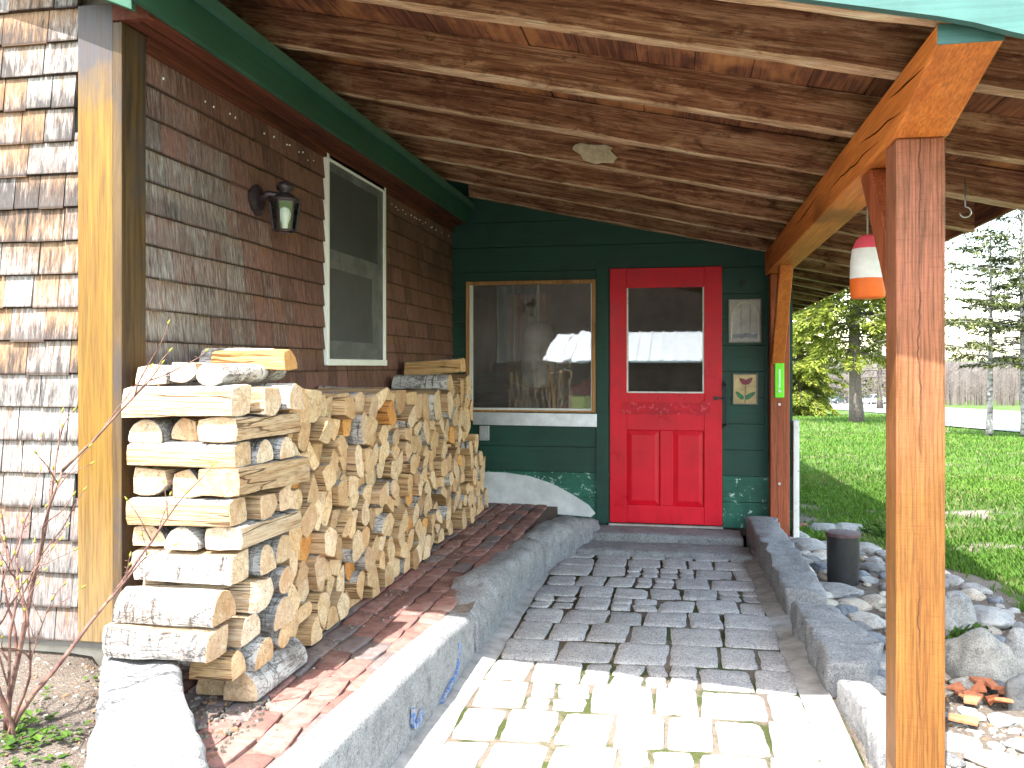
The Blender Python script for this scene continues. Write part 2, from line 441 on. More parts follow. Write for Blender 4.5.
def m_mesh():
    t = NT('grey_insect_mesh'); t.bsdf.inputs['Base Color'].default_value = (0.09, 0.092, 0.095, 1); t.bsdf.inputs['Roughness'].default_value = 0.6
    tr = t.n('ShaderNodeBsdfTransparent'); mx = t.n('ShaderNodeMixShader'); v = t.coord()
    f = t.ramp(t.noise(v, 5, 6, 0.7), [(0.3, 0.40), (0.7, 0.58)])
    t.l(f, mx.inputs[0]); t.l(tr.outputs[0], mx.inputs[1]); t.l(t.bsdf.outputs[0], mx.inputs[2]); t.l(mx.outputs[0], t.out.inputs[0])
    return t.m
M['mesh_screen'] = m_mesh()

def m_stone(name, dark, light, sp=420, patch=None, lich=None, objcol=False):
    t = NT(name); v = t.coord(rnd_off=13.0)
    big = t.noise(v, 6, 6, 0.68)
    spk = t.vor(v, sp, out=1)
    sv = t.n('ShaderNodeSeparateColor'); t.l(spk, sv.inputs[0])
    f2 = t.noise(v, 90, 4, 0.7)
    c = t.mix(t.ramp(big, [(0.3, 0.0), (0.7, 1.0)]), dark, light)
    c = t.mix(t.ramp(sv.outputs[0], [(0.72, 0.0), (0.76, 0.55)]), c, tuple(k * 0.35 for k in dark))
    c = t.mix(t.ramp(sv.outputs[1], [(0.72, 0.0), (0.78, 0.45)]), c, tuple(min(0.8, k * 1.4) for k in light))
    c = t.mix(t.ramp(f2, [(0.34, 0.5), (0.5, 0.0)]), c, tuple(k * 0.5 for k in dark))
    md = t.noise(v, 22, 6, 0.74)
    c = t.mix(t.ramp(md, [(0.35, 0.65), (0.46, 0.0)]), c, tuple(k * 0.45 for k in dark))
    c = t.mix(t.ramp(md, [(0.58, 0.0), (0.68, 0.45)]), c, tuple(min(0.7, k * 1.35) for k in light))
    if patch: c = t.mix(t.ramp(t.noise(v, 3.0, 5, 0.65), [(0.52, 0.0), (0.66, 0.7)]), c, patch)
    if objcol: c = t.mix(1.0, c, t.ocol(), 'MULTIPLY')
    h = t.math('ADD', t.math('MULTIPLY', t.noise(v, 30, 6, 0.7), 1.0), t.math('MULTIPLY', f2, 0.35))
    t.bump(h, 0.7, 0.012)
    return t.done(c, 0.82, 0.25)
M['granite'] = m_stone('speckled_granite', (0.155, 0.153, 0.153), (0.275, 0.272, 0.268), 330)
M['rock'] = m_stone('field_rock', (0.22, 0.212, 0.205), (0.42, 0.40, 0.37), 420, patch=(0.44, 0.42, 0.38), objcol=True)
def m_cobble():
    t = NT('granite_sett'); v = t.coord(); r, g, b = t.attr()
    big = t.noise(v, 9, 7, 0.74); f2 = t.noise(v, 110, 5, 0.74); md = t.noise(v, 34, 6, 0.72)
    spk = t.vor(v, 230, out=1); sv = t.n('ShaderNodeSeparateColor'); t.l(spk, sv.inputs[0])
    c = t.mix(r, (0.275, 0.27, 0.265), (0.43, 0.42, 0.405))
    c = t.mix(t.math('MULTIPLY', g, 0.4), c, (0.40, 0.365, 0.325))
    c = t.mix(t.ramp(big, [(0.34, 0.6), (0.5, 0.0)]), c, (0.22, 0.22, 0.225))
    c = t.mix(t.ramp(big, [(0.54, 0.0), (0.68, 0.6)]), c, (0.58, 0.56, 0.52))
    c = t.mix(t.ramp(md, [(0.34, 0.6), (0.44, 0.0)]), c, (0.10, 0.098, 0.095))
    c = t.mix(t.ramp(md, [(0.60, 0.0), (0.70, 0.5)]), c, (0.56, 0.54, 0.50))
    c = t.mix(t.ramp(sv.outputs[0], [(0.74, 0.0), (0.8, 0.6)]), c, (0.07, 0.07, 0.075))
    c = t.mix(t.ramp(sv.outputs[1], [(0.75, 0.0), (0.8, 0.45)]), c, (0.58, 0.57, 0.55))
    c = t.mix(t.ramp(f2, [(0.37, 0.6), (0.48, 0.0)]), c, (0.11, 0.11, 0.11))
    t.bump(t.math('ADD', md, t.math('MULTIPLY', f2, 0.5)), 0.8, 0.010)
    return t.done(c, 0.8, 0.25)
M['cobble'] = m_cobble()
def m_joint():
    t = NT('mossy_joint_sand'); v = t.coord()
    a = t.noise(v, 3.5, 5, 0.65); b = t.noise(v, 70, 5, 0.7)
    sand = t.mix(b, (0.085, 0.066, 0.052), (0.24, 0.195, 0.155))
    moss = t.mix(b, (0.018, 0.028, 0.006), (0.065, 0.085, 0.018))
    c = t.mix(t.ramp(a, [(0.46, 0.0), (0.56, 0.9)]), sand, moss)
    t.bump(b, 0.8, 0.012)
    return t.done(c, 0.95, 0.1)
M['joint'] = m_joint()
M['sand'] = simple('dark_joint_sand', (0.13, 0.095, 0.075), 0.95, 0.1, 0, 0.4, 30)
M['mortar'] = simple('smeared_mortar_strip', (0.27, 0.262, 0.25), 0.9, 0.15, 0, 0.35, 9, 0.6)
def m_brick():
    t = NT('worn_paving_brick'); v = t.coord(); r, g, b = t.attr()
    n1 = t.noise(v, 22, 6, 0.7); n2 = t.noise(v, 140, 4, 0.7); n3 = t.noise(v, 4.2, 5, 0.68)
    c = t.mix(r, (0.15, 0.075, 0.062), (0.30, 0.15, 0.125))
    c = t.mix(t.math('GREATER_THAN', g, 0.72), c, (0.155, 0.125, 0.12))
    c = t.mix(t.ramp(n1, [(0.35, 0.6), (0.55, 0.0)]), c, (0.07, 0.045, 0.04))
    c = t.mix(t.ramp(n3, [(0.52, 0.0), (0.7, 0.55)]), c, (0.34, 0.24, 0.19))
    c = t.mix(t.ramp(n2, [(0.6, 0.0), (0.72, 0.5)]), c, (0.38, 0.33, 0.28))
    t.bump(t.math('ADD', n1, t.math('MULTIPLY', n2, 0.5)), 0.5, 0.006)
    return t.done(c, 0.85, 0.2)
M['brick'] = m_brick()

def m_endgrain():
    t = NT('cut_log_end'); v0 = t.coord(); v = t.coord(rnd_off=17.0)
    n = t.noise(v, 16, 6, 0.68, 0.5); f = t.noise(v, 130, 5, 0.72); med = t.noise(v, 45, 4, 0.65)
    r = t.rand()
    # growth rings and drying checks round a pith that sits off centre
    off = t.n('ShaderNodeVectorMath'); off.operation = 'ADD'; cm = t.n('ShaderNodeCombineXYZ')
    oy = t.math('MULTIPLY', t.math('SUBTRACT', r, 0.5), 0.09)
    for k in (0, 1, 2): t.l(oy, cm.inputs[k])
    t.l(v0, off.inputs[0]); t.l(cm.outputs[0], off.inputs[1])
    ln = t.n('ShaderNodeVectorMath'); ln.operation = 'LENGTH'; t.l(off.outputs[0], ln.inputs[0])
    nm = t.n('ShaderNodeVectorMath'); nm.operation = 'NORMALIZE'; t.l(off.outputs[0], nm.inputs[0])
    rad = t.noise(t.mapp(nm.outputs[0], (1, 1, 1), loc=(0, 0, 0)), 9, 2, 0.5)
    rings = t.math('FRACT', t.math('ADD', t.math('MULTIPLY', ln.outputs['Value'], 95.0), t.math('MULTIPLY', n, 2.0)))
    c = t.mix(r, (0.55, 0.345, 0.175), (0.74, 0.56, 0.35))
    c = t.mix(t.ramp(rings, [(0.6, 0.0), (0.95, 0.22)]), c, (0.34, 0.18, 0.07))
    c = t.mix(t.ramp(n, [(0.34, 0.6), (0.52, 0.0)]), c, (0.42, 0.20, 0.07))
    c = t.mix(t.ramp(n, [(0.56, 0.0), (0.72, 0.6)]), c, (0.78, 0.62, 0.40))
    c = t.mix(t.ramp(med, [(0.32, 0.45), (0.47, 0.0)]), c, (0.25, 0.14, 0.065))
    crack = t.ramp(t.math('ABSOLUTE', t.math('SUBTRACT', rad, 0.5)), [(0.003, 0.8), (0.016, 0.0)])
    c = t.mix(t.math('MULTIPLY', crack, t.ramp(n, [(0.42, 0.0), (0.55, 1.0)])), c, (0.13, 0.06, 0.025))
    c = t.mix(t.ramp(f, [(0.33, 0.55), (0.46, 0.0)]), c, (0.26, 0.14, 0.06))
    c = t.mix(1.0, c, t.ocol(), 'MULTIPLY')
    t.bump(t.math('SUBTRACT', t.math('ADD', n, t.math('MULTIPLY', f, 0.7)), t.math('MULTIPLY', crack, 0.5)), 0.7, 0.008)
    return t.done(c, 0.8, 0.2)
M['end'] = m_endgrain()
def m_split(axis):
    t = NT('split_birch_face_' + {'x': 'across', 'y': 'along'}[axis]); v = t.coord(rnd_off=23.0)
    st = {'x': (1.6, 34, 34), 'y': (34, 1.6, 34)}[axis]; st2 = {'x': (4, 170, 170), 'y': (170, 4, 170)}[axis]
    g = t.noise(t.mapp(v, st), 1.2, 7, 0.7, 1.2); fi = t.noise(t.mapp(v, st2), 1.2, 4, 0.65); bl = t.noise(v, 9, 6, 0.7)
    c = t.ramp(g, [(0.3, (0.30, 0.155, 0.06)), (0.46, (0.55, 0.36, 0.18)), (0.7, (0.68, 0.51, 0.31))])
    c = t.mix(t.ramp(bl, [(0.54, 0.0), (0.68, 0.6)]), c, (0.36, 0.17, 0.065))
    c = t.mix(t.ramp(fi, [(0.36, 0.65), (0.5, 0.0)]), c, (0.22, 0.11, 0.045))
    sl = t.ramp(t.math('ABSOLUTE', t.math('SUBTRACT', t.noise(t.mapp(v, tuple(k * 0.35 for k in st)), 1.2, 3, 0.6), 0.5)), [(0.003, 0.9), (0.014, 0.0)])
    c = t.mix(sl, c, (0.09, 0.045, 0.02))
    c = t.mix(1.0, c, t.ocol(), 'MULTIPLY')
    t.bump(t.math('SUBTRACT', t.math('ADD', g, t.math('MULTIPLY', fi, 0.5)), t.math('MULTIPLY', sl, 0.4)), 1.0, 0.014)
    return t.done(c, 0.75, 0.2)
M['split_x'] = m_split('x'); M['split_y'] = m_split('y')
def m_bark(axis):
    t = NT('birch_bark_' + {'x': 'across', 'y': 'along'}[axis]); v = t.coord(rnd_off=19.0)
    st = {'x': (60, 7, 7), 'y': (7, 60, 7)}[axis]; st2 = {'x': (5, 22, 22), 'y': (22, 5, 22)}[axis]
    g = t.noise(t.mapp(v, st), 1.0, 5, 0.7, 0.5); bl = t.noise(v, 11, 6, 0.74); lg = t.noise(t.mapp(v, st2), 1.0, 6, 0.7, 1.5)
    c = t.mix(t.rand(), (0.34, 0.315, 0.29), (0.56, 0.535, 0.50))
    c = t.mix(t.ramp(bl, [(0.48, 0.0), (0.6, 0.75)]), c, (0.17, 0.135, 0.115))
    c = t.mix(t.ramp(g, [(0.36, 0.9), (0.45, 0.0)]), c, (0.045, 0.038, 0.034))
    c = t.mix(t.ramp(t.math('ABSOLUTE', t.math('SUBTRACT', lg, 0.5)), [(0.006, 0.85), (0.03, 0.0)]), c, (0.05, 0.035, 0.028))
    t.bump(t.math('ADD', t.math('ADD', g, bl), lg), 1.0, 0.012)
    return t.done(c, 0.75, 0.25)
M['bark_x'] = m_bark('x'); M['bark_y'] = m_bark('y')

def m_ground():
    t = NT('garden_ground'); v = t.coord(); r, g, b = t.attr()    # r grass, g pale gravel, b -
    n1 = t.noise(v, 1.6, 6, 0.7); n2 = t.noise(v, 24, 6, 0.72); n3 = t.noise(v, 130, 4, 0.7)
    dirt = t.mix(n2, (0.07, 0.053, 0.041), (0.24, 0.20, 0.165))
    dirt = t.mix(t.ramp(n3, [(0.56, 0.0), (0.68, 0.6)]), dirt, (0.33, 0.29, 0.245))
    grav = t.mix(t.ramp(n3, [(0.35, 0.0), (0.65, 1.0)]), (0.14, 0.115, 0.095), (0.38, 0.34, 0.29))
    grass = t.mix(n2, (0.025, 0.055, 0.008), (0.065, 0.125, 0.018))
    straw = t.mix(n3, (0.15, 0.12, 0.075), (0.30, 0.255, 0.17))
    grass = t.mix(t.ramp(n1, [(0.50, 0.0), (0.68, 0.7)]), grass, straw)
    gf = t.math('ADD', r, t.math('MULTIPLY', t.math('SUBTRACT', n2, 0.5), 0.7))
    c = t.mix(t.ramp(g, [(0.2, 0.0), (0.8, 1.0)]), dirt, grav)
    c = t.mix(t.ramp(gf, [(0.4, 0.0), (0.6, 1.0)]), c, grass)
    t.bump(t.math('ADD', n2, t.math('MULTIPLY', n3, 0.6)), 0.9, 0.03)
    return t.done(c, 0.95, 0.1)
M['ground'] = m_ground()
def m_attr(name, dark, light, third=None, rough=0.7, spec=0.2, trans=0.0):
    """colour picked per leaf / blade by its own tone"""
    t = NT(name); r, g, b = t.attr()
    c = t.mix(r, dark, light)
    if third: c = t.mix(t.math('GREATER_THAN', g, 0.8), c, third)
    m = t.done(c, rough, spec)
    if trans:
        d = t.n('ShaderNodeBsdfTranslucent'); t.l(c, d.inputs[0])
        mx = t.n('ShaderNodeMixShader'); mx.inputs[0].default_value = trans
        t.l(t.bsdf.outputs[0], mx.inputs[1]); t.l(d.outputs[0], mx.inputs[2]); t.l(mx.outputs[0], t.out.inputs[0])
    return m
M['grass'] = m_attr('grass_blade', (0.045, 0.105, 0.012), (0.11, 0.205, 0.026), (0.17, 0.165, 0.07), trans=0.35)
M['weed'] = m_attr('weed_leaf', (0.025, 0.06, 0.008), (0.075, 0.14, 0.018), (0.20, 0.14, 0.07), trans=0.3)
M['chips'] = m_attr('stone_chips', (0.08, 0.068, 0.056), (0.36, 0.33, 0.28), (0.20, 0.12, 0.07), 0.9, 0.1)
M['needle'] = m_attr('yellow_green_needles', (0.055, 0.088, 0.012), (0.20, 0.24, 0.035), (0.28, 0.30, 0.05), trans=0.35)
M['needle_dark'] = m_attr('dull_green_needles', (0.016, 0.026, 0.008), (0.065, 0.08, 0.02), (0.11, 0.12, 0.03), trans=0.25)
M['bare'] = m_attr('bare_grey_branches', (0.06, 0.050, 0.045), (0.16, 0.138, 0.125), (0.04, 0.034, 0.03), 0.9, 0.1)
M['trunk'] = simple('grey_spruce_bark', (0.12, 0.10, 0.09), 0.9, 0.15, 0, 0.5, 14, 0.8)
def m_paletrunk():
    t = NT('pale_blotched_bark'); v = t.coord()
    a = t.noise(t.mapp(v, (3, 3, 7)), 1.2, 4, 0.65)
    c = t.ramp(a, [(0.38, (0.05, 0.045, 0.042)), (0.5, (0.20, 0.19, 0.18)), (0.7, (0.32, 0.31, 0.30))])
    return t.done(c, 0.85, 0.15)
M['paletrunk'] = m_paletrunk()
def m_twig():
    t = NT('thorny_twig_bark'); v = t.coord()
    a = t.noise(v, 25, 4, 0.6)
    c = t.ramp(a, [(0.35, (0.07, 0.03, 0.025)), (0.6, (0.17, 0.095, 0.07)), (0.8, (0.24, 0.19, 0.10))])
    return t.done(c, 0.7, 0.3)
M['twig'] = m_twig()
M['road'] = simple('pale_worn_asphalt', (0.20, 0.197, 0.195), 0.9, 0.2, 0, 0.12, 3)
M['terracotta'] = simple('broken_terracotta', (0.40, 0.14, 0.065), 0.85, 0.2, 0, 0.3, 30, 0.4)
M['concrete'] = simple('foundation_concrete', (0.38, 0.34, 0.28), 0.9, 0.2, 0, 0.25, 10, 0.4)
M['darkroom'] = simple('dim_interior_wall', (0.20, 0.185, 0.17), 0.8, 0.2, 0, 0.3, 4)
M['room_floor'] = simple('dim_interior_floor', (0.08, 0.06, 0.05), 0.8, 0.2)
M['barn_wall'] = m_wood('weathered_barn_boards', (0.07, 0.04, 0.028), (0.17, 0.10, 0.07), 'z')
M['barn_roof'] = simple('white_metal_roofing', (0.72, 0.75, 0.76), 0.5, 0.4, 0, 0.05, 3)
M['roofing'] = simple('green_metal_roofing', (0.05, 0.14, 0.10), 0.5, 0.4, 0, 0.15, 6)
# ------------------------------------------------------------------ camera, sky, sun
cam_d = bpy.data.cameras.new('camera'); cam = bpy.data.objects.new('camera', cam_d); COL.objects.link(cam)
cam.location = (0, 0, CAM_H); cam.rotation_euler = (math.pi / 2, 0, TH)
cam_d.sensor_width = 36; cam_d.lens = 36 * FPX / 1024; cam_d.shift_y = -18 / 1024
cam_d.clip_start = 0.05; cam_d.clip_end = 2000
scene.camera = cam
SUND = Vector((0.18, 0.60, -1.0)).normalized()
sd = bpy.data.lights.new('sun', 'SUN'); sd.energy = 2.0; sd.angle = math.radians(0.5); sd.color = (1.0, 0.98, 0.95)
so = bpy.data.objects.new('sun', sd); COL.objects.link(so)
so.rotation_euler = SUND.to_track_quat('-Z', 'Y').to_euler(); so.location = (-4, -8, 15)
w = bpy.data.worlds.new('World'); scene.world = w; w.use_nodes = True
nt = w.node_tree; bg = nt.nodes['Background']
sk = nt.nodes.new('ShaderNodeTexSky'); sk.sky_type = 'NISHITA'; sk.sun_disc = False
sk.sun_elevation = math.asin(-SUND.z); sk.sun_rotation = math.atan2(-SUND.x, -SUND.y) % (2 * math.pi)
sk.dust_density = 1.2; sk.ozone_density = 1.2
hz = nt.nodes.new('ShaderNodeMixRGB'); hz.blend_type = 'MULTIPLY'; hz.inputs[0].default_value = 1.0; hz.inputs[2].default_value = (1.12, 1.0, 0.80, 1)
nt.links.new(sk.outputs[0], hz.inputs[1]); nt.links.new(hz.outputs[0], bg.inputs[0]); bg.inputs[1].default_value = 0.15
vs = scene.view_settings
vs.view_transform = 'Standard'; vs.look = 'None'; vs.gamma = 1; vs.exposure = 3.3
scene.render.film_transparent = False
scene.cycles.max_bounces = 7; scene.cycles.diffuse_bounces = 4; scene.cycles.transparent_max_bounces = 12
scene.cycles.sample_clamp_indirect = 8

# ------------------------------------------------------------------ terrain
BRZ = 0.23                                              # brick walk level
def gz(x, y):
    z = 0.0
    if y > 8: z -= 0.034 * (min(y, 165) - 8) * sm(0, 1, (y - 8) / 6 + 0.4 if y < 11.6 else 1)
    if y > 175: z += 0.10 * (y - 175) if y < 260 else 8.5
    if y < 9 and x < -0.9:
        z += 0.185 * sm(-0.95, -1.12, x)
        lim = -1.70 + (2.5 - y) * 0.72 if y < 2.6 else -1.9
        z += 0.165 * sm(lim + 0.05, lim - 0.12, x) * sm(3.2, 2.7, y)
    if -1.0 < x < 0.62 and 0 < y < 7.3: z -= 0.10
    if x > 0.62 and y < 9:
        z += 0.02 * nz(x * 2.3, y * 2.3) + 0.02
        z += 0.09 * math.exp(-((x - 1.75) ** 2 / 0.3 + (y - 4.2) ** 2 / 1.0))
    elif x < -1.2 and y < 2.6: z += 0.022 * nz(x * 4, y * 4)
    return z
def on_ground(px, py):
    u = (px - CX) / FPX; d = (-ST + u * CT, CT + u * ST, (HY - py) / FPX)
    t = 1.0
    while t < 400:
        if CAM_H + d[2] * t < gz(d[0] * t, d[1] * t): break
        t *= 1.004
    return d[0] * t, d[1] * t
def lawn(x, y):
    """1 on the lawn, 0 in the stone bed beside the walk"""
    edge = 1.72 + 0.25 * nz(1.0, y * 0.9) - 0.85 * sm(5.8, 7.6, y) + 0.9 * sm(3.6, 2.6, y)
    return sm(edge - 0.12, edge + 0.15, x)
def bare(x, y):
    b = 0.0
    for (cx_, cy_, rx_, ry_) in ((2.75, 8.5, 1.5, 0.42), (1.85, 5.7, 0.42, 0.55), (1.25, 8.3, 0.35, 1.5), (4.2, 10.5, 1.2, 0.4), (2.3, 6.9, 0.5, 0.22)):
        b = max(b, math.exp(-((x - cx_) / rx_) ** 2 - ((y - cy_) / ry_) ** 2))
    return max(0.0, min(1.0, b * 1.1 + 0.9 * nz(x * 2.6, y * 2.6, 3.0) - 0.25))
def axis_pts(lo, hi, a, b, step, grow):
    pts = list(np.arange(a, b, step)); s = step
    x = b
    while x < hi: pts.append(x); s *= grow; x += s
    pts.append(hi); s = step; x = a - step
    while x > lo: pts.insert(0, x); s *= grow; x -= s
    pts.insert(0, lo)
    return pts
xs = axis_pts(-160, 220, -3.2, 4.0, 0.08, 1.18); ys = axis_pts(-120, 420, 0.8, 9.0, 0.08, 1.13)
g = MB()
for yy in ys:
    for xx in xs: g.v.append((xx, yy, gz(xx, yy)))
nx = len(xs)
for j in range(len(ys) - 1):
    for i in range(nx - 1):
        a = j * nx + i
        xm, ym = (xs[i] + xs[i + 1]) / 2, (ys[j] + ys[j + 1]) / 2
        gr = lawn(xm, ym) * (1 - 0.7 * bare(xm, ym) if ym < 14 else 1) if xm > 0.5 else (1.0 if ym > 12 or xm < -9 or ym < -3 else 0.0)
        pale = 0.0
        if xm > 0.6: pale = max(sm(3.5, 2.9, ym) * 0.95, 0.45 * bare(xm, ym) * lawn(xm, ym) if ym < 14 else 0)
        g.f.append([a, a + 1, a + nx + 1, a + nx]); g.mi.append(0); g.c.append((gr, pale, 0))
tag(g.build('ground', M['ground'], smooth=True), 'garden ground of lawn, bare earth and pale gravel round the porch', kind='structure')

# road beyond the lawn
near = [(1200, 447), (1100, 440), (1024, 434), (945, 427), (886, 414), (825, 409), (760, 406), (640, 404)]
far = [(1200, 419), (1100, 415), (1024, 412), (945, 408), (886, 404), (825, 402.5), (760, 401.5), (640, 401)]
rd = MB()
N = [on_ground(*p) for p in near]; F = [on_ground(*p) for p in far]
K = 10
for i in range(len(N) - 1):
    for k in range(K):
        q = []
        for (ii, kk) in ((i, k), (i + 1, k), (i + 1, k + 1), (i, k + 1)):
            t = kk / K
            x = N[ii][0] * (1 - t) + F[ii][0] * t; y = N[ii][1] * (1 - t) + F[ii][1] * t
            q.append((x, y, gz(x, y) + 0.05))
        rd.add(q, [(0, 1, 2, 3)])
tag(rd.build('road', M['road'], smooth=True), 'pale sunlit road running past the end of the lawn', kind='structure')

# ------------------------------------------------------------------ cobbled walk between the curbs
def xl(y): return -0.945
def xr(y): return 0.60 if y < 4 else 0.60 - 0.025 * (y - 4)
pv = MB()
pv.box(-0.96, 0.68, 0.6, 6.60, -0.09, -0.0065, 1)
for (a, b, fn) in ((0.0, 0.11, xl), (-0.12, 0.0, xr)):
    for k in range(40):
        y0, y1 = 0.6 + k * 0.15, 0.6 + (k + 1) * 0.15
        wv = [0.022 * nz(q * 3.1, a * 40 + 3) for q in (y0, y1)]
        e = [(fn(y0) + a + (wv[0] if a else 0), y0), (fn(y0) + b + (wv[0] if b else 0), y0), (fn(y1) + b + (wv[1] if b else 0), y1), (fn(y1) + a + (wv[1] if a else 0), y1)]
        pv.add([(p[0], p[1], -0.005 + (0.02 if (i in (0, 3)) == (b > 0) else 0)) for i, p in enumerate(e)], [(0, 1, 2, 3)], 2)
def sett(mb, corners, zt, mi=0, col=(0.5, 0.5, 0.5), gap=0.004, wob=0.006, n=5, dome=0.002, depth=0.07, cham=0.007):
    """one paving stone with a wandering outline, a softened edge and a slightly domed top"""
    cx = sum(p[0] for p in corners) / 4; cy = sum(p[1] for p in corners) / 4
    ring = []
    for i in range(4):
        p, q = corners[i], corners[(i + 1) % 4]
        for k in range(n):
            t = k / n
            x = p[0] * (1 - t) + q[0] * t; y = p[1] * (1 - t) + q[1] * t
            dx, dy = cx - x, cy - y; L = math.hypot(dx, dy)
            ins = gap + wob * (0.8 + nz(x * 23, y * 23, 3.3) * 1.3) + (0.010 if k == 0 else 0)
            ring.append((x + dx / L * ins, y + dy / L * ins))
    m = len(ring)
    def sc(f, z, tilt=0.0):
        return [(cx + (x - cx) * f, cy + (y - cy) * f, z) for x, y in ring]
    half = max(0.03, min(math.hypot(corners[0][0] - cx, corners[0][1] - cy), 0.2))
    f1 = 1 - cham / half
    tx, ty = (U(-0.03, 0.03), U(-0.03, 0.03)) if depth > 0.06 else (U(-0.012, 0.012), U(-0.012, 0.012))
    lv = [sc(1.0, zt - depth), sc(1.0, zt - cham * 0.9), sc((1 + f1) / 2, zt - cham * 0.25), sc(f1, zt), sc(0.55, zt + dome), sc(0.2, zt + dome)]
    vs_ = []
    for r_i, r in enumerate(lv):
        for (x, y, z) in r:
            dz = (x - cx) * tx + (y - cy) * ty + 0.004 * nz(x * 17, y * 17, 1.0) * (1 if r_i > 1 else 0)
            vs_.append((x, y, z + dz))
    fs = []
    for r in range(len(lv) - 1):
        for k in range(m): fs.append((r * m + k, r * m + (k + 1) % m, (r + 1) * m + (k + 1) % m, (r + 1) * m + k))
    fs.append(tuple((len(lv) - 1) * m + k for k in range(m)))
    mb.add(vs_, fs, mi, col)
y = 0.7
while y < 6.22:
    d = U(0.23, 0.31)
    x = -0.84 + U(-0.01, 0.02); x1 = xr(y) - 0.11
    skew = U(-0.02, 0.02)
    def yy_(x, base, k): return base + 0.035 * math.sin(x * 2.1 + 0.6) + 0.012 * nz(x * 3, base * 5) + (x * skew * k * 0)
    while x < x1 - 0.06:
        wd = U(0.17, 0.28)
        if x + wd > x1 - 0.1: wd = x1 - x
        def cell(a, b, c0, c1):
            e = U(-0.010, 0.010)
            return [(a + e, yy_(a, c0, 0)), (b + e, yy_(b, c0, 0)), (b - e, yy_(b, c1, 1)), (a - e, yy_(a, c1, 1))]
        def put(a, b, c0, c1):
            sett(pv, cell(a, b, c0, c1), U(-0.004, 0.006), 0, (rnd(), rnd(), rnd()))
        if rnd() < 0.13 and wd > 0.18:
            h1 = x + wd * U(0.42, 0.58); v1 = y + d * U(0.45, 0.55)
            put(x, h1, y, v1); put(h1, x + wd, y, v1); put(x, h1, v1, y + d); put(h1, x + wd, v1, y + d)
        else: put(x, x + wd, y, y + d)
        x += wd
    y += d
tag(pv.build('cobble_path', [M['cobble'], M['joint'], M['mortar']], smooth=True), 'cobbled walk of grey granite setts leading up to the red door', kind='structure')

# brick walk beside the wood pile
bk = MB()
bk.box(-1.99, -0.97, 1.0, 6.98, 0.10, BRZ - 0.014, 1)
x = -1.98; r = 0
while x < -1.06:
    y = 1.0 + (0.105 if r % 2 else 0) + U(-0.02, 0.02)
    while y < 6.95:
        L = 0.205 + U(-0.006, 0.006); t = U(-0.012, 0.012)
        xx = x + 0.006 * nz(y * 2, r)
        ye = min(y + L, 6.965)
        sett(bk, [(xx - t, y), (xx + 0.102 - t, y), (xx + 0.102 + t, ye), (xx + t, ye)], BRZ + U(-0.0015, 0.0015) + 0.004 * nz(xx * 2, y * 1.5), 0, (rnd(), rnd(), rnd()), 0.0012, 0.0012, 3, 0.0006, 0.05, 0.0035)
        y += L
    x += 0.105; r += 1
tag(bk.build('brick_path', [M['brick'], M['sand']], smooth=True), 'worn red and grey brick walk between the wood pile and the granite curb', kind='structure')

# ------------------------------------------------------------------ granite curbs, slabs and field stones
def stone_bar(name, secs, zb, label, cat='curb stone', group=None, amp=0.010, seed=0.0, rc=0.03, mat='granite', n_along=44, freq=9.0):
    """secs: (left x, left y, right x, right y, top z) along the stone"""
    m = len(secs); mb = MB(); rings = []
    for i in range(n_along + 1):
        t = i / n_along * (m - 1); k = min(int(t), m - 2); f = t - k; f = f * f * (3 - 2 * f)
        A = [secs[k][j] * (1 - f) + secs[k + 1][j] * f for j in range(5)]
        e = min(i, n_along - i) / n_along
        tap = 1 - 0.16 * max(0, 1 - e / 0.045) ** 2
        lx, ly, rx, ry, zt = A
        cx, cy = (lx + rx) / 2, (ly + ry) / 2
        w_ = math.hypot(rx - lx, ry - ly); rcc = min(rc, w_ * 0.3)
        ring = []
        prof = [(0, zb), (0, zb + (zt - zb) * 0.35), (0, zb + (zt - zb) * 0.7), (0, zt - rcc), (rcc * 0.3, zt - rcc * 0.3)]
        prof += [(rcc + (w_ - 2 * rcc) * q / 4, zt) for q in range(5)]
        prof += [(w_ - rcc * 0.3, zt - rcc * 0.3), (w_, zt - rcc), (w_, zb + (zt - zb) * 0.7), (w_, zb + (zt - zb) * 0.35), (w_, zb)]
        for (s_, z) in prof:
            q = s_ / w_
            x = lx + (rx - lx) * q; y = ly + (ry - ly) * q
            x = cx + (x - cx) * tap; y = cy + (y - cy) * tap
            z2 = zb + (z - zb) * (1 - 0.5 * (1 - tap))
            d = noise.noise_vector(Vector((x * freq + seed, y * freq, z2 * freq))) * amp + noise.noise_vector(Vector((x * 28 + seed, y * 28, z2 * 28))) * amp * 0.4 + noise.noise_vector(Vector((x * 70 + seed, y * 70, z2 * 70))) * min(amp, 0.012) * 0.25
            ring.append((x + d.x, y + d.y, z2 + d.z))
        rings.append(ring)
    p = len(rings[0]); vs_ = [v for r in rings for v in r]; fs = []
    for i in range(n_along):
        for k in range(p - 1): fs.append((i * p + k, i * p + k + 1, (i + 1) * p + k + 1, (i + 1) * p + k))
    fs.append(tuple(range(p - 1, -1, -1))); fs.append(tuple(n_along * p + k for k in range(p)))
    mb.add(vs_, fs)
    c = [sum(s[0] + s[2] for s in secs) / 2 / m, sum(s[1] + s[3] for s in secs) / 2 / m, zb]
    o = mb.build(name, M[mat], loc=c)
    smooth_by_angle(o, 50)
    o.color = (1, 1, 1, 1)
    return tag(o, label, cat, group)
GC = 'granite curb stones along the cobbled walk'
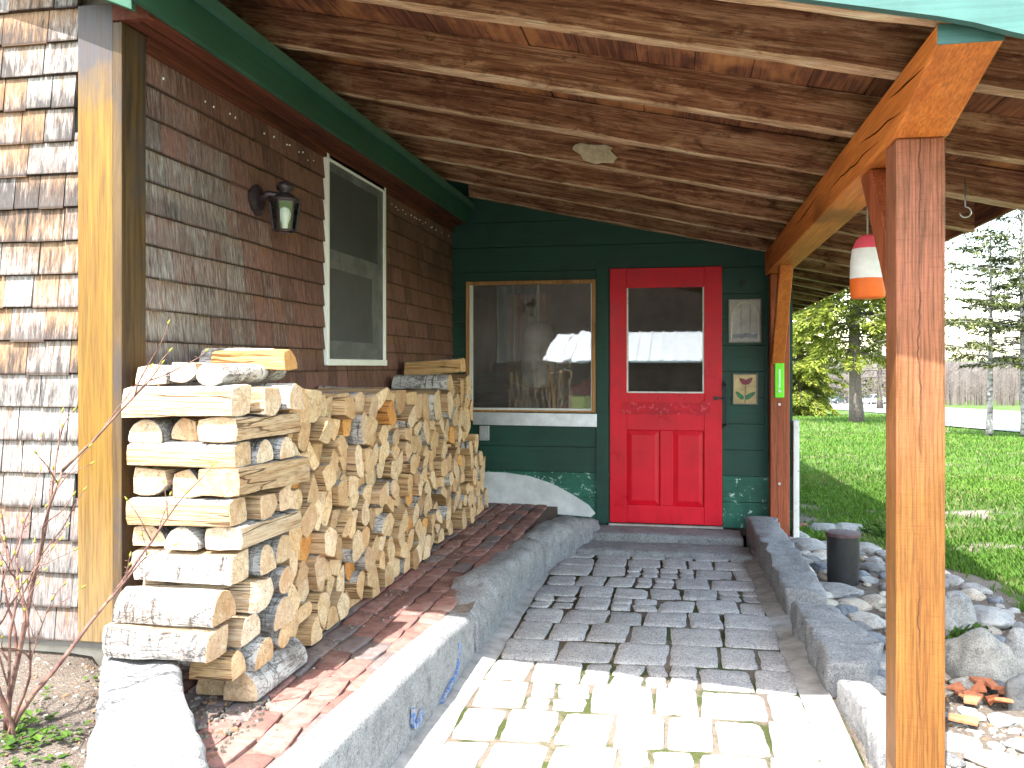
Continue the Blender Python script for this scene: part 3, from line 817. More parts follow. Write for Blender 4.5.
stone_bar('curb_stone', [(-1.10, 1.30, -0.955, 1.30, 0.30), (-1.085, 2.4, -0.955, 2.4, 0.275), (-1.075, 3.2, -0.935, 3.2, 0.255), (-1.06, 3.96, -0.93, 3.92, 0.215)], -0.12,
          'long straight sawn granite curb with blue paint marks on its side, left of the walk', group=GC, amp=0.006, seed=1, rc=0.02)
stone_bar('curb_stone', [(-1.12, 3.98, -0.93, 3.97, 0.20), (-1.16, 4.35, -0.91, 4.35, 0.26), (-1.13, 5.0, -0.90, 5.0, 0.25), (-1.05, 5.65, -0.87, 5.65, 0.21)], -0.12,
          'rounded weathered granite curb behind the long straight one, left of the walk', group=GC, amp=0.025, seed=5, rc=0.09, freq=5)
stone_bar('curb_stone', [(-1.06, 5.67, -0.87, 5.67, 0.21), (-1.02, 6.0, -0.80, 6.0, 0.25), (-0.93, 6.45, -0.70, 6.40, 0.23), (-0.86, 6.86, -0.60, 6.80, 0.16)], -0.12,
          'rounded granite curb curving in towards the green wall, left of the walk', group=GC, amp=0.025, seed=9, rc=0.08, freq=5)
stone_bar('curb_stone', [(0.555, 4.86, 0.76, 4.80, 0.15), (0.54, 5.4, 0.75, 5.4, 0.17), (0.53, 6.1, 0.74, 6.1, 0.19), (0.50, 6.86, 0.70, 6.86, 0.21)], -0.12,
          'rough granite curb standing against the green wall, right of the walk', group=GC, amp=0.026, seed=13, rc=0.012, freq=7)
stone_bar('curb_stone', [(0.60, 3.74, 0.74, 3.74, 0.13), (0.585, 4.0, 0.86, 3.98, 0.15), (0.575, 4.3, 0.80, 4.3, 0.16), (0.56, 4.66, 0.70, 4.66, 0.15)], -0.12,
          'broad rough granite curb stone right of the walk, beside the grey cobblestones', group=GC, amp=0.026, seed=17, rc=0.012, freq=7)
stone_bar('curb_stone', [(0.63, 3.02, 0.82, 3.02, 0.12), (0.635, 3.2, 0.80, 3.2, 0.13), (0.63, 3.4, 0.78, 3.4, 0.13), (0.615, 3.66, 0.73, 3.64, 0.11)], -0.12,
          'low sunlit granite curb just behind the foot of the big porch post', group=GC, amp=0.018, seed=21, rc=0.02)
stone_bar('granite_wall_stone', [(-1.10, 1.35, -0.86, 1.53, 0.40), (-1.36, 1.78, -1.10, 1.90, 0.415), (-1.63, 2.22, -1.41, 2.30, 0.42), (-1.84, 2.52, -1.62, 2.60, 0.425)], 0.05,
          'white sunlit granite slab under the near end of the wood pile', 'stone slab', amp=0.014, seed=31, rc=0.028)
stone_bar('granite_step', [(-0.66, 6.60, -0.66, 6.97, 0.085), (-0.2, 6.58, -0.2, 6.97, 0.09), (0.2, 6.59, 0.2, 6.97, 0.085), (0.46, 6.60, 0.46, 6.97, 0.08)], -0.1,
          'flat granite doorstep right under the red door', 'doorstep', amp=0.008, seed=41, rc=0.02)
stone_bar('granite_step', [(-0.74, 6.25, -0.74, 6.58, 0.035), (-0.3, 6.23, -0.3, 6.57, 0.035), (0.2, 6.24, 0.2, 6.57, 0.035), (0.50, 6.25, 0.50, 6.58, 0.03)], -0.1,
          'lower granite slab in front of the doorstep, level with the cobbles', 'doorstep', amp=0.008, seed=47, rc=0.02)
# blue survey paint on the long curb is a mark of its own on that stone
curb0 = bpy.data.objects['curb_stone']
bp = MB()
def stroke(pts, wd):
    for (p, q) in zip(pts[:-1], pts[1:]):
        bp.box(-0.9335, -0.929, min(p[0], q[0]) - wd, max(p[0], q[0]) + wd, min(p[1], q[1]) - wd * 0.6, max(p[1], q[1]) + wd * 0.6)
def paintband(pts, wd):
    n = len(pts)
    for i in range(n - 1):
        (y0, z0), (y1, z1) = pts[i], pts[i + 1]
        d = Vector((0, y1 - y0, z1 - z0)).normalized(); nn = Vector((0, -d.z, d.y)) * wd
        P = [Vector((0, y0, z0)) - nn, Vector((0, y1, z1)) - nn, Vector((0, y1, z1)) + nn, Vector((0, y0, z0)) + nn]
        def xs_(y): return -0.930 if y > 3.2 else -0.948 + 0.018 * (y - 2.4) / 0.8
        bp.prism([(xs_(p.y) - 0.004, p.y, p.z) for p in P], (0.012, 0, 0))
def m_bluepaint():
    t = NT('faded_blue_paint_mark'); v = t.coord()
    n = t.noise(v, 60, 5, 0.7)
    c = t.mix(t.ramp(n, [(0.44, 0.0), (0.56, 1.0)]), (0.03, 0.12, 0.34), (0.25, 0.25, 0.26))
    return t.done(c, 0.8, 0.2)
M['blue'] = m_bluepaint()
for strokes in ([[(3.62, 0.16), (3.61, 0.11), (3.58, 0.065), (3.56, 0.06), (3.54, 0.05), (3.42, 0.03), (3.33, 0.02)]], [[(2.98, 0.13), (2.97, 0.08), (2.99, 0.055), (3.03, 0.06), (3.08, 0.085)]]):
    bp = MB()
    for s_ in strokes: paintband(s_, 0.008)
    bp.build('paint_mark', M['blue'], parent=curb0)

ICO = {}
def ico(sub):
    if sub not in ICO:
        bm = bmesh.new(); bmesh.ops.create_icosphere(bm, subdivisions=sub, radius=1)
        ICO[sub] = ([v.co.copy() for v in bm.verts], [tuple(v.index for v in f.verts) for f in bm.faces]); bm.free()
    return ICO[sub]
def rock(px, py, wpx, hpx, label, tint=(1, 1, 1), up=0.0, flat=0.5, ang=None, sub=4, rough=0.14, name='field_stone', tall=None, xy=None, size=None, grp='field stones in the bed right of the walk'):
    """stone whose visible middle sits at that survey point; sized from its apparent width"""
    x, y = xy if xy else on_ground(px, py + hpx * 0.25)
    zc = -x * ST + y * CT
    rx = size or wpx * zc / FPX / 2 * (1.22 if tall is None else 1.08)
    ry = max(rx * 0.62, min(rx * 1.3, hpx * zc * zc / (FPX * CAM_H) / 2)) if tall is None else rx * 0.7
    rz = (tall if tall else min(rx * 0.5, hpx * zc / FPX * 0.42))
    s = U(0, 100); a = ang if ang is not None else U(-0.5, 0.5)
    vs_, fs = ico(sub); mb = MB(); out = []
    planes = [(Vector((U(-1, 1), U(-1, 1), U(-0.3, 1))).normalized(), U(0.62, 0.9)) for _ in range(7)]
    for v in vs_:
        p = v.copy()
        for (nn, d) in planes:
            e = p.dot(nn) - d
            if e > 0: p -= nn * e * 0.75
        p = p * (1 + rough * nz(v.x * 1.3 + s, v.y * 1.3, v.z * 1.3) + 0.05 * nz(v.x * 5 + s, v.y * 5, v.z * 5) + 0.02 * nz(v.x * 13 + s, v.y * 13, v.z * 13))
        X, Y, Z = p.x * rx, p.y * ry, p.z * rz
        out.append((x + X * math.cos(a) - Y * math.sin(a), y + X * math.sin(a) + Y * math.cos(a), gz(x, y) + rz * 0.35 + Z + up))
    mb.add(out, fs)
    o = mb.build(name, M['rock'], loc=(x, y, gz(x, y)), smooth=True)
    o.color = (*tint, 1)
    return tag(o, label, 'stone', grp)
GREY, PALE, DARK, BLUE, WARM = (0.80, 0.81, 0.82), (1.25, 1.2, 1.12), (0.45, 0.46, 0.48), (0.46, 0.51, 0.60), (1.1, 1.0, 0.86)
for a in [
    (798, 580, 28, 20, 'cream white round stone wedged between the two right-hand curb stones', PALE, 0.07),
    (797, 570, 28, 9, 'thin flat grey stone lying behind the cream white curb stone', GREY, 0.07),
    (838, 590, 40, 16, 'long smooth grey stone in front of the black pipe stub', GREY, 0.0),
    (851, 604, 30, 12, 'flat tan-grey stone just below the long grey stone by the pipe', WARM, 0.0),
    (868, 619, 34, 20, 'broad pale stone left of the big post, above the dark blue stone', PALE, 0.0),
    (871, 639, 28, 17, 'dark slate blue stone left of the big porch post', BLUE, 0.0),
    (867, 656, 36, 14, 'flat pale grey stone below the dark slate blue stone', GREY, 0.0),
    (846, 668, 36, 23, 'light egg-shaped stone at the end of the broad curb stone', PALE, 0.02),
    (872, 683, 28, 20, 'grey stone against the low curb by the post foot', GREY, 0.0),
    (876, 599, 24, 24, 'rounded brownish grey stone half hidden by the big post', WARM, 0.0),
    (868, 580, 16, 7, 'small flat stone right of the pipe stub foot', GREY, 0.0),
    (809, 545, 36, 17, 'wide flat bluish grey stone left of the black pipe stub', GREY, 0.0),
    (816, 557, 24, 9, 'pale thin stone left of the pipe stub, under the wide flat one', PALE, 0.0),
    (819, 566, 20, 10, 'small slate blue stone at the left foot of the pipe stub', BLUE, 0.0),
    (821, 526, 26, 12, 'rounded grey stone behind the pipe stub towards the house', GREY, 0.0),
    (800, 535, 18, 11, 'grey stone beside the top of the far right curb', GREY, 0.0),
    (791, 526, 13, 9, 'small grey stone at the foot of the white board', DARK, 0.0),
    (803, 525, 9, 8, 'small dull red stone near the foot of the white board', (1.1, 0.45, 0.42), 0.0),
    (838, 536, 20, 10, 'flat grey stone behind the black pipe stub', GREY, 0.0),
    (868, 548, 22, 17, 'grey stone right of the top of the pipe stub', GREY, 0.0),
    (873, 568, 24, 14, 'dark grey stone between the pipe stub and the big post', DARK, 0.0),
    (850, 528, 32, 10, 'long low stone at the lawn edge behind the pipe stub', GREY, 0.0),
    (855, 694, 20, 10, 'small grey stone on top of the gravel by the low curb', WARM, 0.0),
]: rock(*a)
rock(951, 579, 18, 16, 'small grey stone peeping out right behind the big post', GREY)
rock(957, 625, 34, 48, 'upright grey boulder leaning beside the big post', GREY, tall=0.16, rough=0.3)
rock(988, 620, 38, 20, 'smooth light grey stone in the grass edge above the big boulder', GREY, up=0.02)
rock(984, 668, 66, 50, 'large rough boulder with lichen, biggest right of the post', (0.8, 0.78, 0.74), tall=0.15, rough=0.3)
rock(1019, 668, 34, 44, 'grey boulder right of the large lichened one, at the lawn edge', GREY, tall=0.15)
rock(1021, 700, 40, 28, 'dark grey boulder in front, right of the terracotta shards', DARK, tall=0.10)
rock(967, 684, 24, 16, 'small pale stone in front of the large rough boulder', PALE)
rock(975, 716, 16, 9, 'tan pebble stone in front of the terracotta shards', WARM)
rock(1005, 719, 26, 12, 'smooth grey stone on the gravel right of the shards', GREY)
rock(958, 742, 40, 18, 'wide white stone in the sunlit gravel beside the post', PALE)
rock(1000, 762, 60, 18, 'broad white flat stone in the gravel at the bottom corner', PALE)
rock(968, 712, 15, 9, 'white chip of stone lying between terracotta shards', (1.6, 1.6, 1.6))
rock(905, 560, 26, 14, 'grey stone hidden behind the big post near the pipe', GREY)
fill_n = 0
taken = [(o.location.x, o.location.y, 0.07) for o in COL.objects if o.name.startswith('field_stone')]
tries = 0
while fill_n < 150 and tries < 9000:
    tries += 1
    y = U(3.05, 6.9); lo = 0.78 if y < 4.9 else 0.80; x = U(lo, 1.75)
    if lawn(x, y) > 0.35: continue
    s = U(0.024, 0.078)
    if any((x - q[0]) ** 2 + (y - q[1]) ** 2 < (s + q[2]) ** 2 * 0.75 for q in taken): continue
    if (x - 0.93) ** 2 + (y - 5.45) ** 2 < 0.03 or (abs(x - 0.72) < 0.12 and abs(y - 2.92) < 0.12): continue
    taken.append((x, y, s)); fill_n += 1
    rock(0, 0, 0, 14, 'small fill stone packed among the larger stones beside the curb', random.choice([GREY, GREY, PALE, WARM, DARK, BLUE]), xy=(x, y), size=s, sub=3, rough=0.18, grp='small fill stones in the stone bed')
# terracotta shards
sh_labels = ['long terracotta shard lying flat at the post', 'terracotta shard tilted up beside the white chip', 'wide terracotta shard in the middle of the broken heap', 'pointed terracotta shard below the small pale stone', 'terracotta shard tucked under its neighbours at the front of the heap',
             'dark edged terracotta shard leaning on the grey stone', 'small terracotta sliver at the back of the heap', 'terracotta shard under the dark grey boulder', 'thin terracotta splinter nearest the lichened boulder', 'stray terracotta fragment out on the pale gravel']
for k, (px, py) in enumerate([(952, 694), (966, 703), (978, 698), (990, 707), (972, 708), (1000, 712), (984, 692), (1014, 706), (996, 700), (962, 728)]):
    x, y = on_ground(px, py); z = gz(x, y) + 0.02 + (k % 3) * 0.008
    s = U(0.03, 0.05); a = U(0, 6)
    P = []
    for q in range(random.choice([3, 4, 4])):
        an = a + q * 1.7 + U(-0.3, 0.3); P.append((x + s * math.cos(an) * 1.2, y + s * math.sin(an), z + U(-0.012, 0.018)))
    o = MB().prism(P, (0, 0, 0.012)).build('terracotta_shard', M['terracotta'], loc=(x, y, z), bevel=0.0015)
    tag(o, sh_labels[k], 'shard', 'broken terracotta shards by the boulders')

# black pipe stub
px, py = on_z(843, 582, 0.02)
pr = 15.5 * (-px * ST + py * CT) / FPX
pz = 0.36 * pr / 0.105
pp = MB(); pp.lathe(px, py, [(pr, -0.05), (pr * 0.98, pz * 0.3), (pr, pz * 0.6), (pr * 0.99, pz * 0.93)], 28)
pipe = tag(pp.build('pipe_stub', M['black'], loc=(px, py, 0), smooth=False), 'short black metal pipe stub with a rusty lid standing among the stones', 'pipe')
smooth_by_angle(pipe)
M['rustlid'] = simple('dull_rusty_lid', (0.085, 0.05, 0.05), 0.6, 0.3, 0.2, 0.4, 20)
lid = MB(); lid.lathe(px, py, [(pr * 1.07, pz * 0.93 + 0.001), (pr * 1.09, pz * 0.95), (pr * 1.06, pz * 1.0), (pr * 0.8, pz * 1.015)], 28)
lo = lid.build('lid', M['rustlid'], parent=pipe); smooth_by_angle(lo)
# ------------------------------------------------------------------ shingled house
WX, FY = -1.86, 2.64                                   # side wall plane, front wall plane
SOF = 2.51
house = empty('shingled_house', (-3.0, 4.5, 0.0), 'brown and weathered grey cedar shingled house with green eave trim', 'house')
core = MB()
core.box(-5.4, WX - 0.022, FY + 0.022, 12.5, 0.38, SOF + 0.35)
core.build('wall_core', M['darkroom'], parent=house)
fd = MB(); fd.box(-5.35, WX - 0.03, FY + 0.045, FY + 0.20, 0.05, 0.45); fd.box(WX - 0.20, WX - 0.03, FY + 0.201, 6.9, 0.05, 0.45)
fd.build('foundation', M['concrete'], parent=house, bevel=0.01)
EXPO = 0.1136
WIN = (4.33, 5.27, 1.37, 2.48)
def shingles(side):
    mb = MB()
    nrow = 19 if side else 26
    for r in range(nrow):
        z0 = 0.415 + r * EXPO; top = z0 + EXPO * 1.25
        if z0 > (SOF - 0.02 if side else 3.4): break
        lo, hi = (FY + 0.115, 6.995) if side else (-5.3, -2.008)
        s = lo - U(0, 0.1)
        while s < hi:
            wd = random.choice([U(0.07, 0.12), U(0.11, 0.17), U(0.14, 0.22)])
            a, b = max(s, lo), min(s + wd - U(0.003, 0.006), hi)
            s += wd
            if b - a < 0.02: continue
            segs = [(a, b)]
            if side and top > WIN[2] - 0.01 and z0 < WIN[3]:
                segs = []
                if a < WIN[0]: segs.append((a, min(b, WIN[0])))
                if b > WIN[1]: segs.append((max(a, WIN[1]), b))
            d = U(-0.004, 0.004)
            for (a, b) in segs:
                if b - a < 0.012: continue
                th = (0.017 if side else 0.020) + U(-0.002, 0.003)
                zt = min(top, SOF + 0.02) if side else top
                if side:
                    wx = sm(4.5, 2.75, a) * 0.60 + sm(1.5, 0.5, z0) * 0.10 + U(-0.15, 0.15) - sm(1.9, 2.4, z0) * 0.4
                    col = (rnd(), max(0.0, wx), U(0, 0.42))
                    k1, k2, k3 = WX + 0.001, WX + 0.004, WX + th
                    P = [(k1, a, z0 + d), (k3, a, z0 + d), (k3, b, z0 + d), (k1, b, z0 + d), (k1, a, zt), (k2, a, zt), (k2, b, zt), (k1, b, zt)]
                else:
                    col = (rnd(), 0.80 + U(-0.2, 0.25), U(0.05, 0.85) * (1.25 if z0 > 1.3 else 0.55))
                    k1, k2, k3 = FY - 0.001, FY - 0.004, FY - th
                    P = [(a, k3, z0 + d), (b, k3, z0 + d), (b, k1, z0 + d), (a, k1, z0 + d), (a, k2, zt), (b, k2, zt), (b, k1, zt), (a, k1, zt)]
                mb.hexa(P, 0, col)
    if side:        # pale staples along the top course
        for k in range(60):
            if rnd() < 0.35: continue
            yy = 2.85 + k * 0.068 + U(-0.03, 0.03); zz = 2.40 + U(-0.016, 0.014)
            if yy < 6.9 and not WIN[0] - 0.03 < yy < WIN[1] + 0.03: mb.box(WX + 0.008, WX + 0.0185, yy, yy + 0.0025, zz, zz + U(0.005, 0.010), 1)
    return mb
shingles(False).build('shingle_wall', M['shingle'], parent=house)['label'] = 'sun-bleached grey shingles of the gable end'
shingles(True).build('shingle_wall', [M['shingle'], M['white']], parent=house)['label'] = 'dark brown shingles under the porch'
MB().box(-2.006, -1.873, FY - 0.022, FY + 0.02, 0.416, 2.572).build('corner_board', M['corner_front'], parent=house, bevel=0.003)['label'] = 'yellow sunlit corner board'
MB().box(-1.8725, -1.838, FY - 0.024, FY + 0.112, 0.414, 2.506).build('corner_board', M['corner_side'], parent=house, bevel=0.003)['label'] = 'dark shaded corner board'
# soffit and fascia along the side, rake trim on the gable
sf = MB()
sf.box(-1.8715, -1.795, 2.645, 6.99, 2.511, 2.528); sf.box(-1.793, -1.735, 2.645, 6.99, 2.519, 2.536); sf.box(-1.8715, -1.7355, 2.612, 2.643, 2.509, 2.66)
sf.build('soffit', M['soffit'], parent=house, bevel=0.003)
MB().box(-1.855, -1.832, FY + 0.118, 6.98, 2.455, 2.509).build('frieze_board', M['soffit'], parent=house, bevel=0.003)
MB().box(-1.7345, -1.709, 2.42, 6.985, 2.525, 2.672).build('eave_fascia', M['green_fascia'], parent=house, bevel=0.003)
st = MB(); st.box(-5.3, -1.88, 2.40, FY - 0.001, 2.53, 2.548) if False else None
RS = 0.42
def rz(x, base): return base + (-1.74 - x) * RS
rk = MB(); rk.hexa([(-5.3, 2.52, rz(-5.3, 2.50)), (-1.7355, 2.52, rz(-1.7355, 2.50)), (-1.7355, 2.545, rz(-1.7355, 2.50)), (-5.3, 2.545, rz(-5.3, 2.50)),
                    (-5.3, 2.52, rz(-5.3, 2.66)), (-1.7355, 2.52, rz(-1.7355, 2.66)), (-1.7355, 2.545, rz(-1.7355, 2.66)), (-5.3, 2.545, rz(-5.3, 2.66))])
rk.build('rake_board', M['green_fascia'], parent=house, bevel=0.003)
rs = MB(); rs.hexa([(-5.3, 2.546, rz(-5.3, 2.545)), (-1.882, 2.546, rz(-1.882, 2.545)), (-1.882, FY + 0.02, rz(-1.882, 2.545)), (-5.3, FY + 0.02, rz(-5.3, 2.545)),
                    (-5.3, 2.546, rz(-5.3, 2.565)), (-1.882, 2.546, rz(-1.882, 2.565)), (-1.882, FY + 0.02, rz(-1.882, 2.565)), (-5.3, FY + 0.02, rz(-5.3, 2.565))])
rs.build('rake_soffit', M['soffit_tan'], parent=house)
hr = MB(); hr.hexa([(-5.4, 2.50, rz(-5.4, 2.672)), (-1.66, 2.50, rz(-1.66, 2.672)), (-1.66, 14.0, rz(-1.66, 2.672)), (-5.4, 14.0, rz(-5.4, 2.672)),
                    (-5.4, 2.50, rz(-5.4, 2.72)), (-1.66, 2.50, rz(-1.66, 2.72)), (-1.66, 14.0, rz(-1.66, 2.72)), (-5.4, 14.0, rz(-5.4, 2.72))])
hr.build('roof', M['roofing'], parent=house)
# double-hung window
fr = MB(); Y0, Y1, Z0, Z1 = WIN; xo = WX + 0.030; ft = 0.034
fr.box(WX - 0.03, xo, Y0, Y0 + ft, Z0, Z1); fr.box(WX - 0.03, xo, Y1 - ft, Y1, Z0, Z1)
fr.box(WX - 0.03, xo - 0.002, Y0 + ft, Y1 - ft, Z1 - ft, Z1 - 0.001); fr.box(WX - 0.03, xo + 0.006, Y0 - 0.003, Y1 + 0.003, Z0 - 0.018, Z0 + 0.018)
winf = fr.build('window', M['white'], parent=house, bevel=0.004)
zm = (Z0 + Z1) / 2 + 0.01
def sash(za, zb, xd, wd):
    s_ = MB(); a, b = Y0 + ft + 0.0005, Y1 - ft - 0.0005
    s_.box(xd - 0.02, xd, a, a + wd, za, zb); s_.box(xd - 0.02, xd, b - wd, b, za, zb)
    s_.box(xd - 0.02, xd - 0.001, a + wd, b - wd, zb - wd * 0.9, zb - 0.0005); s_.box(xd - 0.02, xd - 0.001, a + wd, b - wd, za + 0.0005, za + wd * 1.2)
    s_.build('sash', M['white'], parent=winf, bevel=0.003)
    p = MB(); p.box(xd - 0.014, xd - 0.010, a + wd, b - wd, za + wd * 1.2, zb - wd * 0.9)
    p.build('pane', M['screen'], parent=winf)
sash(zm + 0.001, Z1 - ft - 0.001, WX + 0.008, 0.04); sash(Z0 + 0.0185, zm + 0.03, WX - 0.014, 0.085)
MB().box(WX + 0.018, WX + 0.0195, Y0 + ft + 0.001, Y1 - ft - 0.001, Z0 + 0.019, Z1 - ft - 0.001).build('insect_screen', M['mesh_screen'], parent=winf)

# ------------------------------------------------------------------ porch roof: posts, beam, braces, rafters, boards
porch = empty('porch_roof', (0.72, 2.92, 0.0), 'lean-to porch roof of rough rafters on orange stained posts', 'porch')
def zr(x): return 2.215 - 0.2165 * (x - 0.70)            # underside of the rafters
def rafter(y, x0, x1, h=0.15, w_=0.047):
    n = 60; mb = MB(); vs_ = []; s = U(0, 99)
    h += U(-0.008, 0.012)
    wane = U(-0.01, 0.015)
    for i in range(n + 1):
        x = x0 + (x1 - x0) * i / n; zb = zr(x)
        b1 = 0.011 * nz(x * 1.7, s) + 0.005 * nz(x * 9, s)
        b2 = 0.009 * nz(x * 1.7, s + 7) + 0.004 * nz(x * 9, s + 5)
        yw = 0.006 * nz(x * 0.9, s + 20)
        vs_ += [(x, y + yw + 0.004, zb + b1 + 0.004), (x, y + yw, zb + b1 + 0.012), (x, y + yw, zb + h), (x, y + yw + w_, zb + h), (x, y + yw + w_, zb + b2 + 0.010), (x, y + yw + w_ - 0.004, zb + b2 + 0.003)]
    m = 6; fs = []
    for i in range(n):
        for k in range(m): fs.append((i * m + k, i * m + (k + 1) % m, (i + 1) * m + (k + 1) % m, (i + 1) * m + k))
    fs.append(tuple(range(m - 1, -1, -1))); fs.append(tuple(n * m + k for k in range(m)))
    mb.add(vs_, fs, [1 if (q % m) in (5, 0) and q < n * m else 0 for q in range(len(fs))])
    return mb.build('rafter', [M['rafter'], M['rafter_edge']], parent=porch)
EAVE = 1.50
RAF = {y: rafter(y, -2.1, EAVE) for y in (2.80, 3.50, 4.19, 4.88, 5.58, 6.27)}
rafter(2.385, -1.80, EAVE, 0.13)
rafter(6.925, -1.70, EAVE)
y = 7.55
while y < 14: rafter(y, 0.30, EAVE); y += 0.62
dk = MB(); x = -2.42
while x < EAVE + 0.02:
    wd = U(0.16, 0.24); a, b = x, min(x + wd - U(0.002, 0.007), EAVE + 0.02)
    dz = U(0, 0.006); yf = 2.36 if a > -1.80 else 2.62
    dk.hexa([(a, yf, zr(a) + 0.160 + dz), (b, yf, zr(b) + 0.160 + dz), (b, 14.2, zr(b) + 0.160 + dz), (a, 14.2, zr(a) + 0.160 + dz),
             (a, yf, zr(a) + 0.183), (b, yf, zr(b) + 0.183), (b, 14.2, zr(b) + 0.183), (a, 14.2, zr(a) + 0.183)], 0, (rnd(), rnd(), rnd()))
    x += wd
dk.build('roof_boards', M['deckwood'], parent=porch)
rf = MB()
for (a, b, yf) in ((-2.45, -1.7515, 2.60), (-1.75, EAVE + 0.05, 2.32)):
    rf.hexa([(a, yf, zr(a) + 0.186), (b, yf, zr(b) + 0.186), (b, 14.25, zr(b) + 0.186), (a, 14.25, zr(a) + 0.186), (a, yf, zr(a) + 0.21), (b, yf, zr(b) + 0.21), (b, 14.25, zr(b) + 0.21), (a, 14.25, zr(a) + 0.21)])
rf.build('roofing', M['roofing'], parent=porch)
fa = MB(); n = 40
for i in range(n):
    x0, x1 = -1.70 + (EAVE + 1.72) * i / n, -1.70 + (EAVE + 1.72) * (i + 1) / n
    def zb(x): return zr(x) - 0.008 + 0.003 * nz(x * 3, 8.8) - 0.024 * sm(0.65, 0.9, x)
    fa.hexa([(x0, 2.330, zb(x0)), (x1, 2.330, zb(x1)), (x1, 2.358, zb(x1)), (x0, 2.358, zb(x0)), (x0, 2.330, zr(x0) + 0.184), (x1, 2.330, zr(x1) + 0.184), (x1, 2.358, zr(x1) + 0.184), (x0, 2.358, zr(x0) + 0.184)])
fa.build('front_fascia', M['turquoise'], parent=porch)
ef = MB(); ef.box(EAVE + 0.001, EAVE + 0.022, 2.36, 14.2, zr(EAVE) + 0.03, zr(EAVE) + 0.182)
ef.build('eave_fascia', M['deckwood'], parent=porch)
mud = MB(); ym = 4.88; cxm, czm = -0.46, zr(-0.46) + 0.075
ring = [(cxm + 0.13 * math.cos(k * 0.3142) * (1 + 0.45 * nz(math.cos(k * 0.3142) * 2, math.sin(k * 0.3142) * 2, 4.4)), czm + 0.055 * math.sin(k * 0.3142) * (1 + 0.5 * nz(math.cos(k * 0.3142) * 2, math.sin(k * 0.3142) * 2, 9.4)) - 0.2165 * 0.13 * math.cos(k * 0.3142)) for k in range(20)]
mud.prism([(q[0], ym + 0.008, q[1]) for q in ring], (0, -0.016, 0))
M['mud'] = simple('dried_pale_mud', (0.46, 0.40, 0.28), 0.95, 0.1, 0, 0.3, 30, 0.6)
mud.build('dried_mud', M['mud'], parent=RAF[4.88], bevel=0.004)
# beam with a bevelled, painted nose
BX0, BX1, BZ0, BZ1 = 0.643, 0.802, 2.05, 2.222
bm_ = MB()
side = [(2.385, BZ1), (2.385, BZ1 - 0.052), (2.84, BZ0), (7.02, BZ0), (7.02, BZ1)]
bm_.prism([(BX0, p[0], p[1]) for p in side], (BX1 - BX0, 0, 0))
beam = bm_.build('beam', M['stain_y'], parent=porch, bevel=0.006)
MB().box(BX0 + 0.001, BX1 - 0.001, 2.381, 2.3845, BZ1 - 0.053, BZ1 - 0.003).build('painted_end', M['turquoise'], parent=beam)
ck = MB()
for (y0, y1, z, a) in ((2.75, 3.35, 2.13, 0.05), (3.05, 4.0, 2.11, 0.03), (4.3, 5.2, 2.15, -0.02), (2.5, 2.9, 2.17, 0.03)):
    n = 14
    for i in range(n):
        p, q = y0 + (y1 - y0) * i / n, y0 + (y1 - y0) * (i + 1) / n
        f0, f1 = 0.003 * math.sin(math.pi * i / n), 0.003 * math.sin(math.pi * (i + 1) / n)
        zc0, zc1 = z + a * (i / n - 0.5) + 0.01 * nz(p * 6, z), z + a * ((i + 1) / n - 0.5) + 0.01 * nz(q * 6, z)
        ck.hexa([(BX0 - 0.0008, p, zc0 - f0 - 0.0004), (BX0 + 0.004, p, zc0 - f0 - 0.0004), (BX0 + 0.004, q, zc1 - f1 - 0.0004), (BX0 - 0.0008, q, zc1 - f1 - 0.0004),
                 (BX0 - 0.0008, p, zc0 + f0), (BX0 + 0.004, p, zc0 + f0), (BX0 + 0.004, q, zc1 + f1), (BX0 - 0.0008, q, zc1 + f1)])
M['crack'] = simple('dark_drying_crack', (0.03, 0.010, 0.004), 0.95, 0.05)
ck.build('drying_cracks', M['crack'], parent=beam)
PX0, PX1, PY0, PY1 = 0.652, 0.794, 2.85, 2.99
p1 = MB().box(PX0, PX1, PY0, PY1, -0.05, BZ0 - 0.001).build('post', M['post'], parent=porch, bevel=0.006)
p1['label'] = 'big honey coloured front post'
pl = MB(); pl.prism([(PX0 - 0.030, PY0 - 0.012, -0.02), (PX0 + 0.04, PY0 - 0.012, -0.02), (PX0 + 0.036, PY0 - 0.012, 0.02), (PX0 - 0.028, PY0 - 0.012, 0.15)], (0, 0.010, 0))
M['rustplate'] = simple('brown_steel_plate', (0.13, 0.07, 0.035), 0.5, 0.4, 0.3, 0.3, 14)
pl.build('base_plate', M['rustplate'], parent=p1)
p2 = MB().box(0.672, 0.812, 6.84, 6.972, -0.02, BZ0 - 0.001).build('post', M['post_red'], parent=porch, bevel=0.006)
p2['label'] = 'red brown post against the green wall'
br = MB()
br.prism([(0.662, 2.992, 1.54), (0.662, 2.992, 1.73), (0.662, 3.27, BZ0 - 0.001), (0.662, 3.44, BZ0 - 0.001)], (0.105, 0, 0))
br.build('brace', M['post_red'], parent=porch, bevel=0.005)['label'] = 'dark brace behind the front post'
br = MB()
br.prism([(0.682, 6.835, 1.36), (0.682, 6.835, 1.50), (0.682, 6.40, BZ0 - 0.001), (0.682, 6.27, BZ0 - 0.001)], (0.09, 0, 0))
br.build('brace', M['stain_y'], parent=porch, bevel=0.005)['label'] = 'orange brace at the far post'

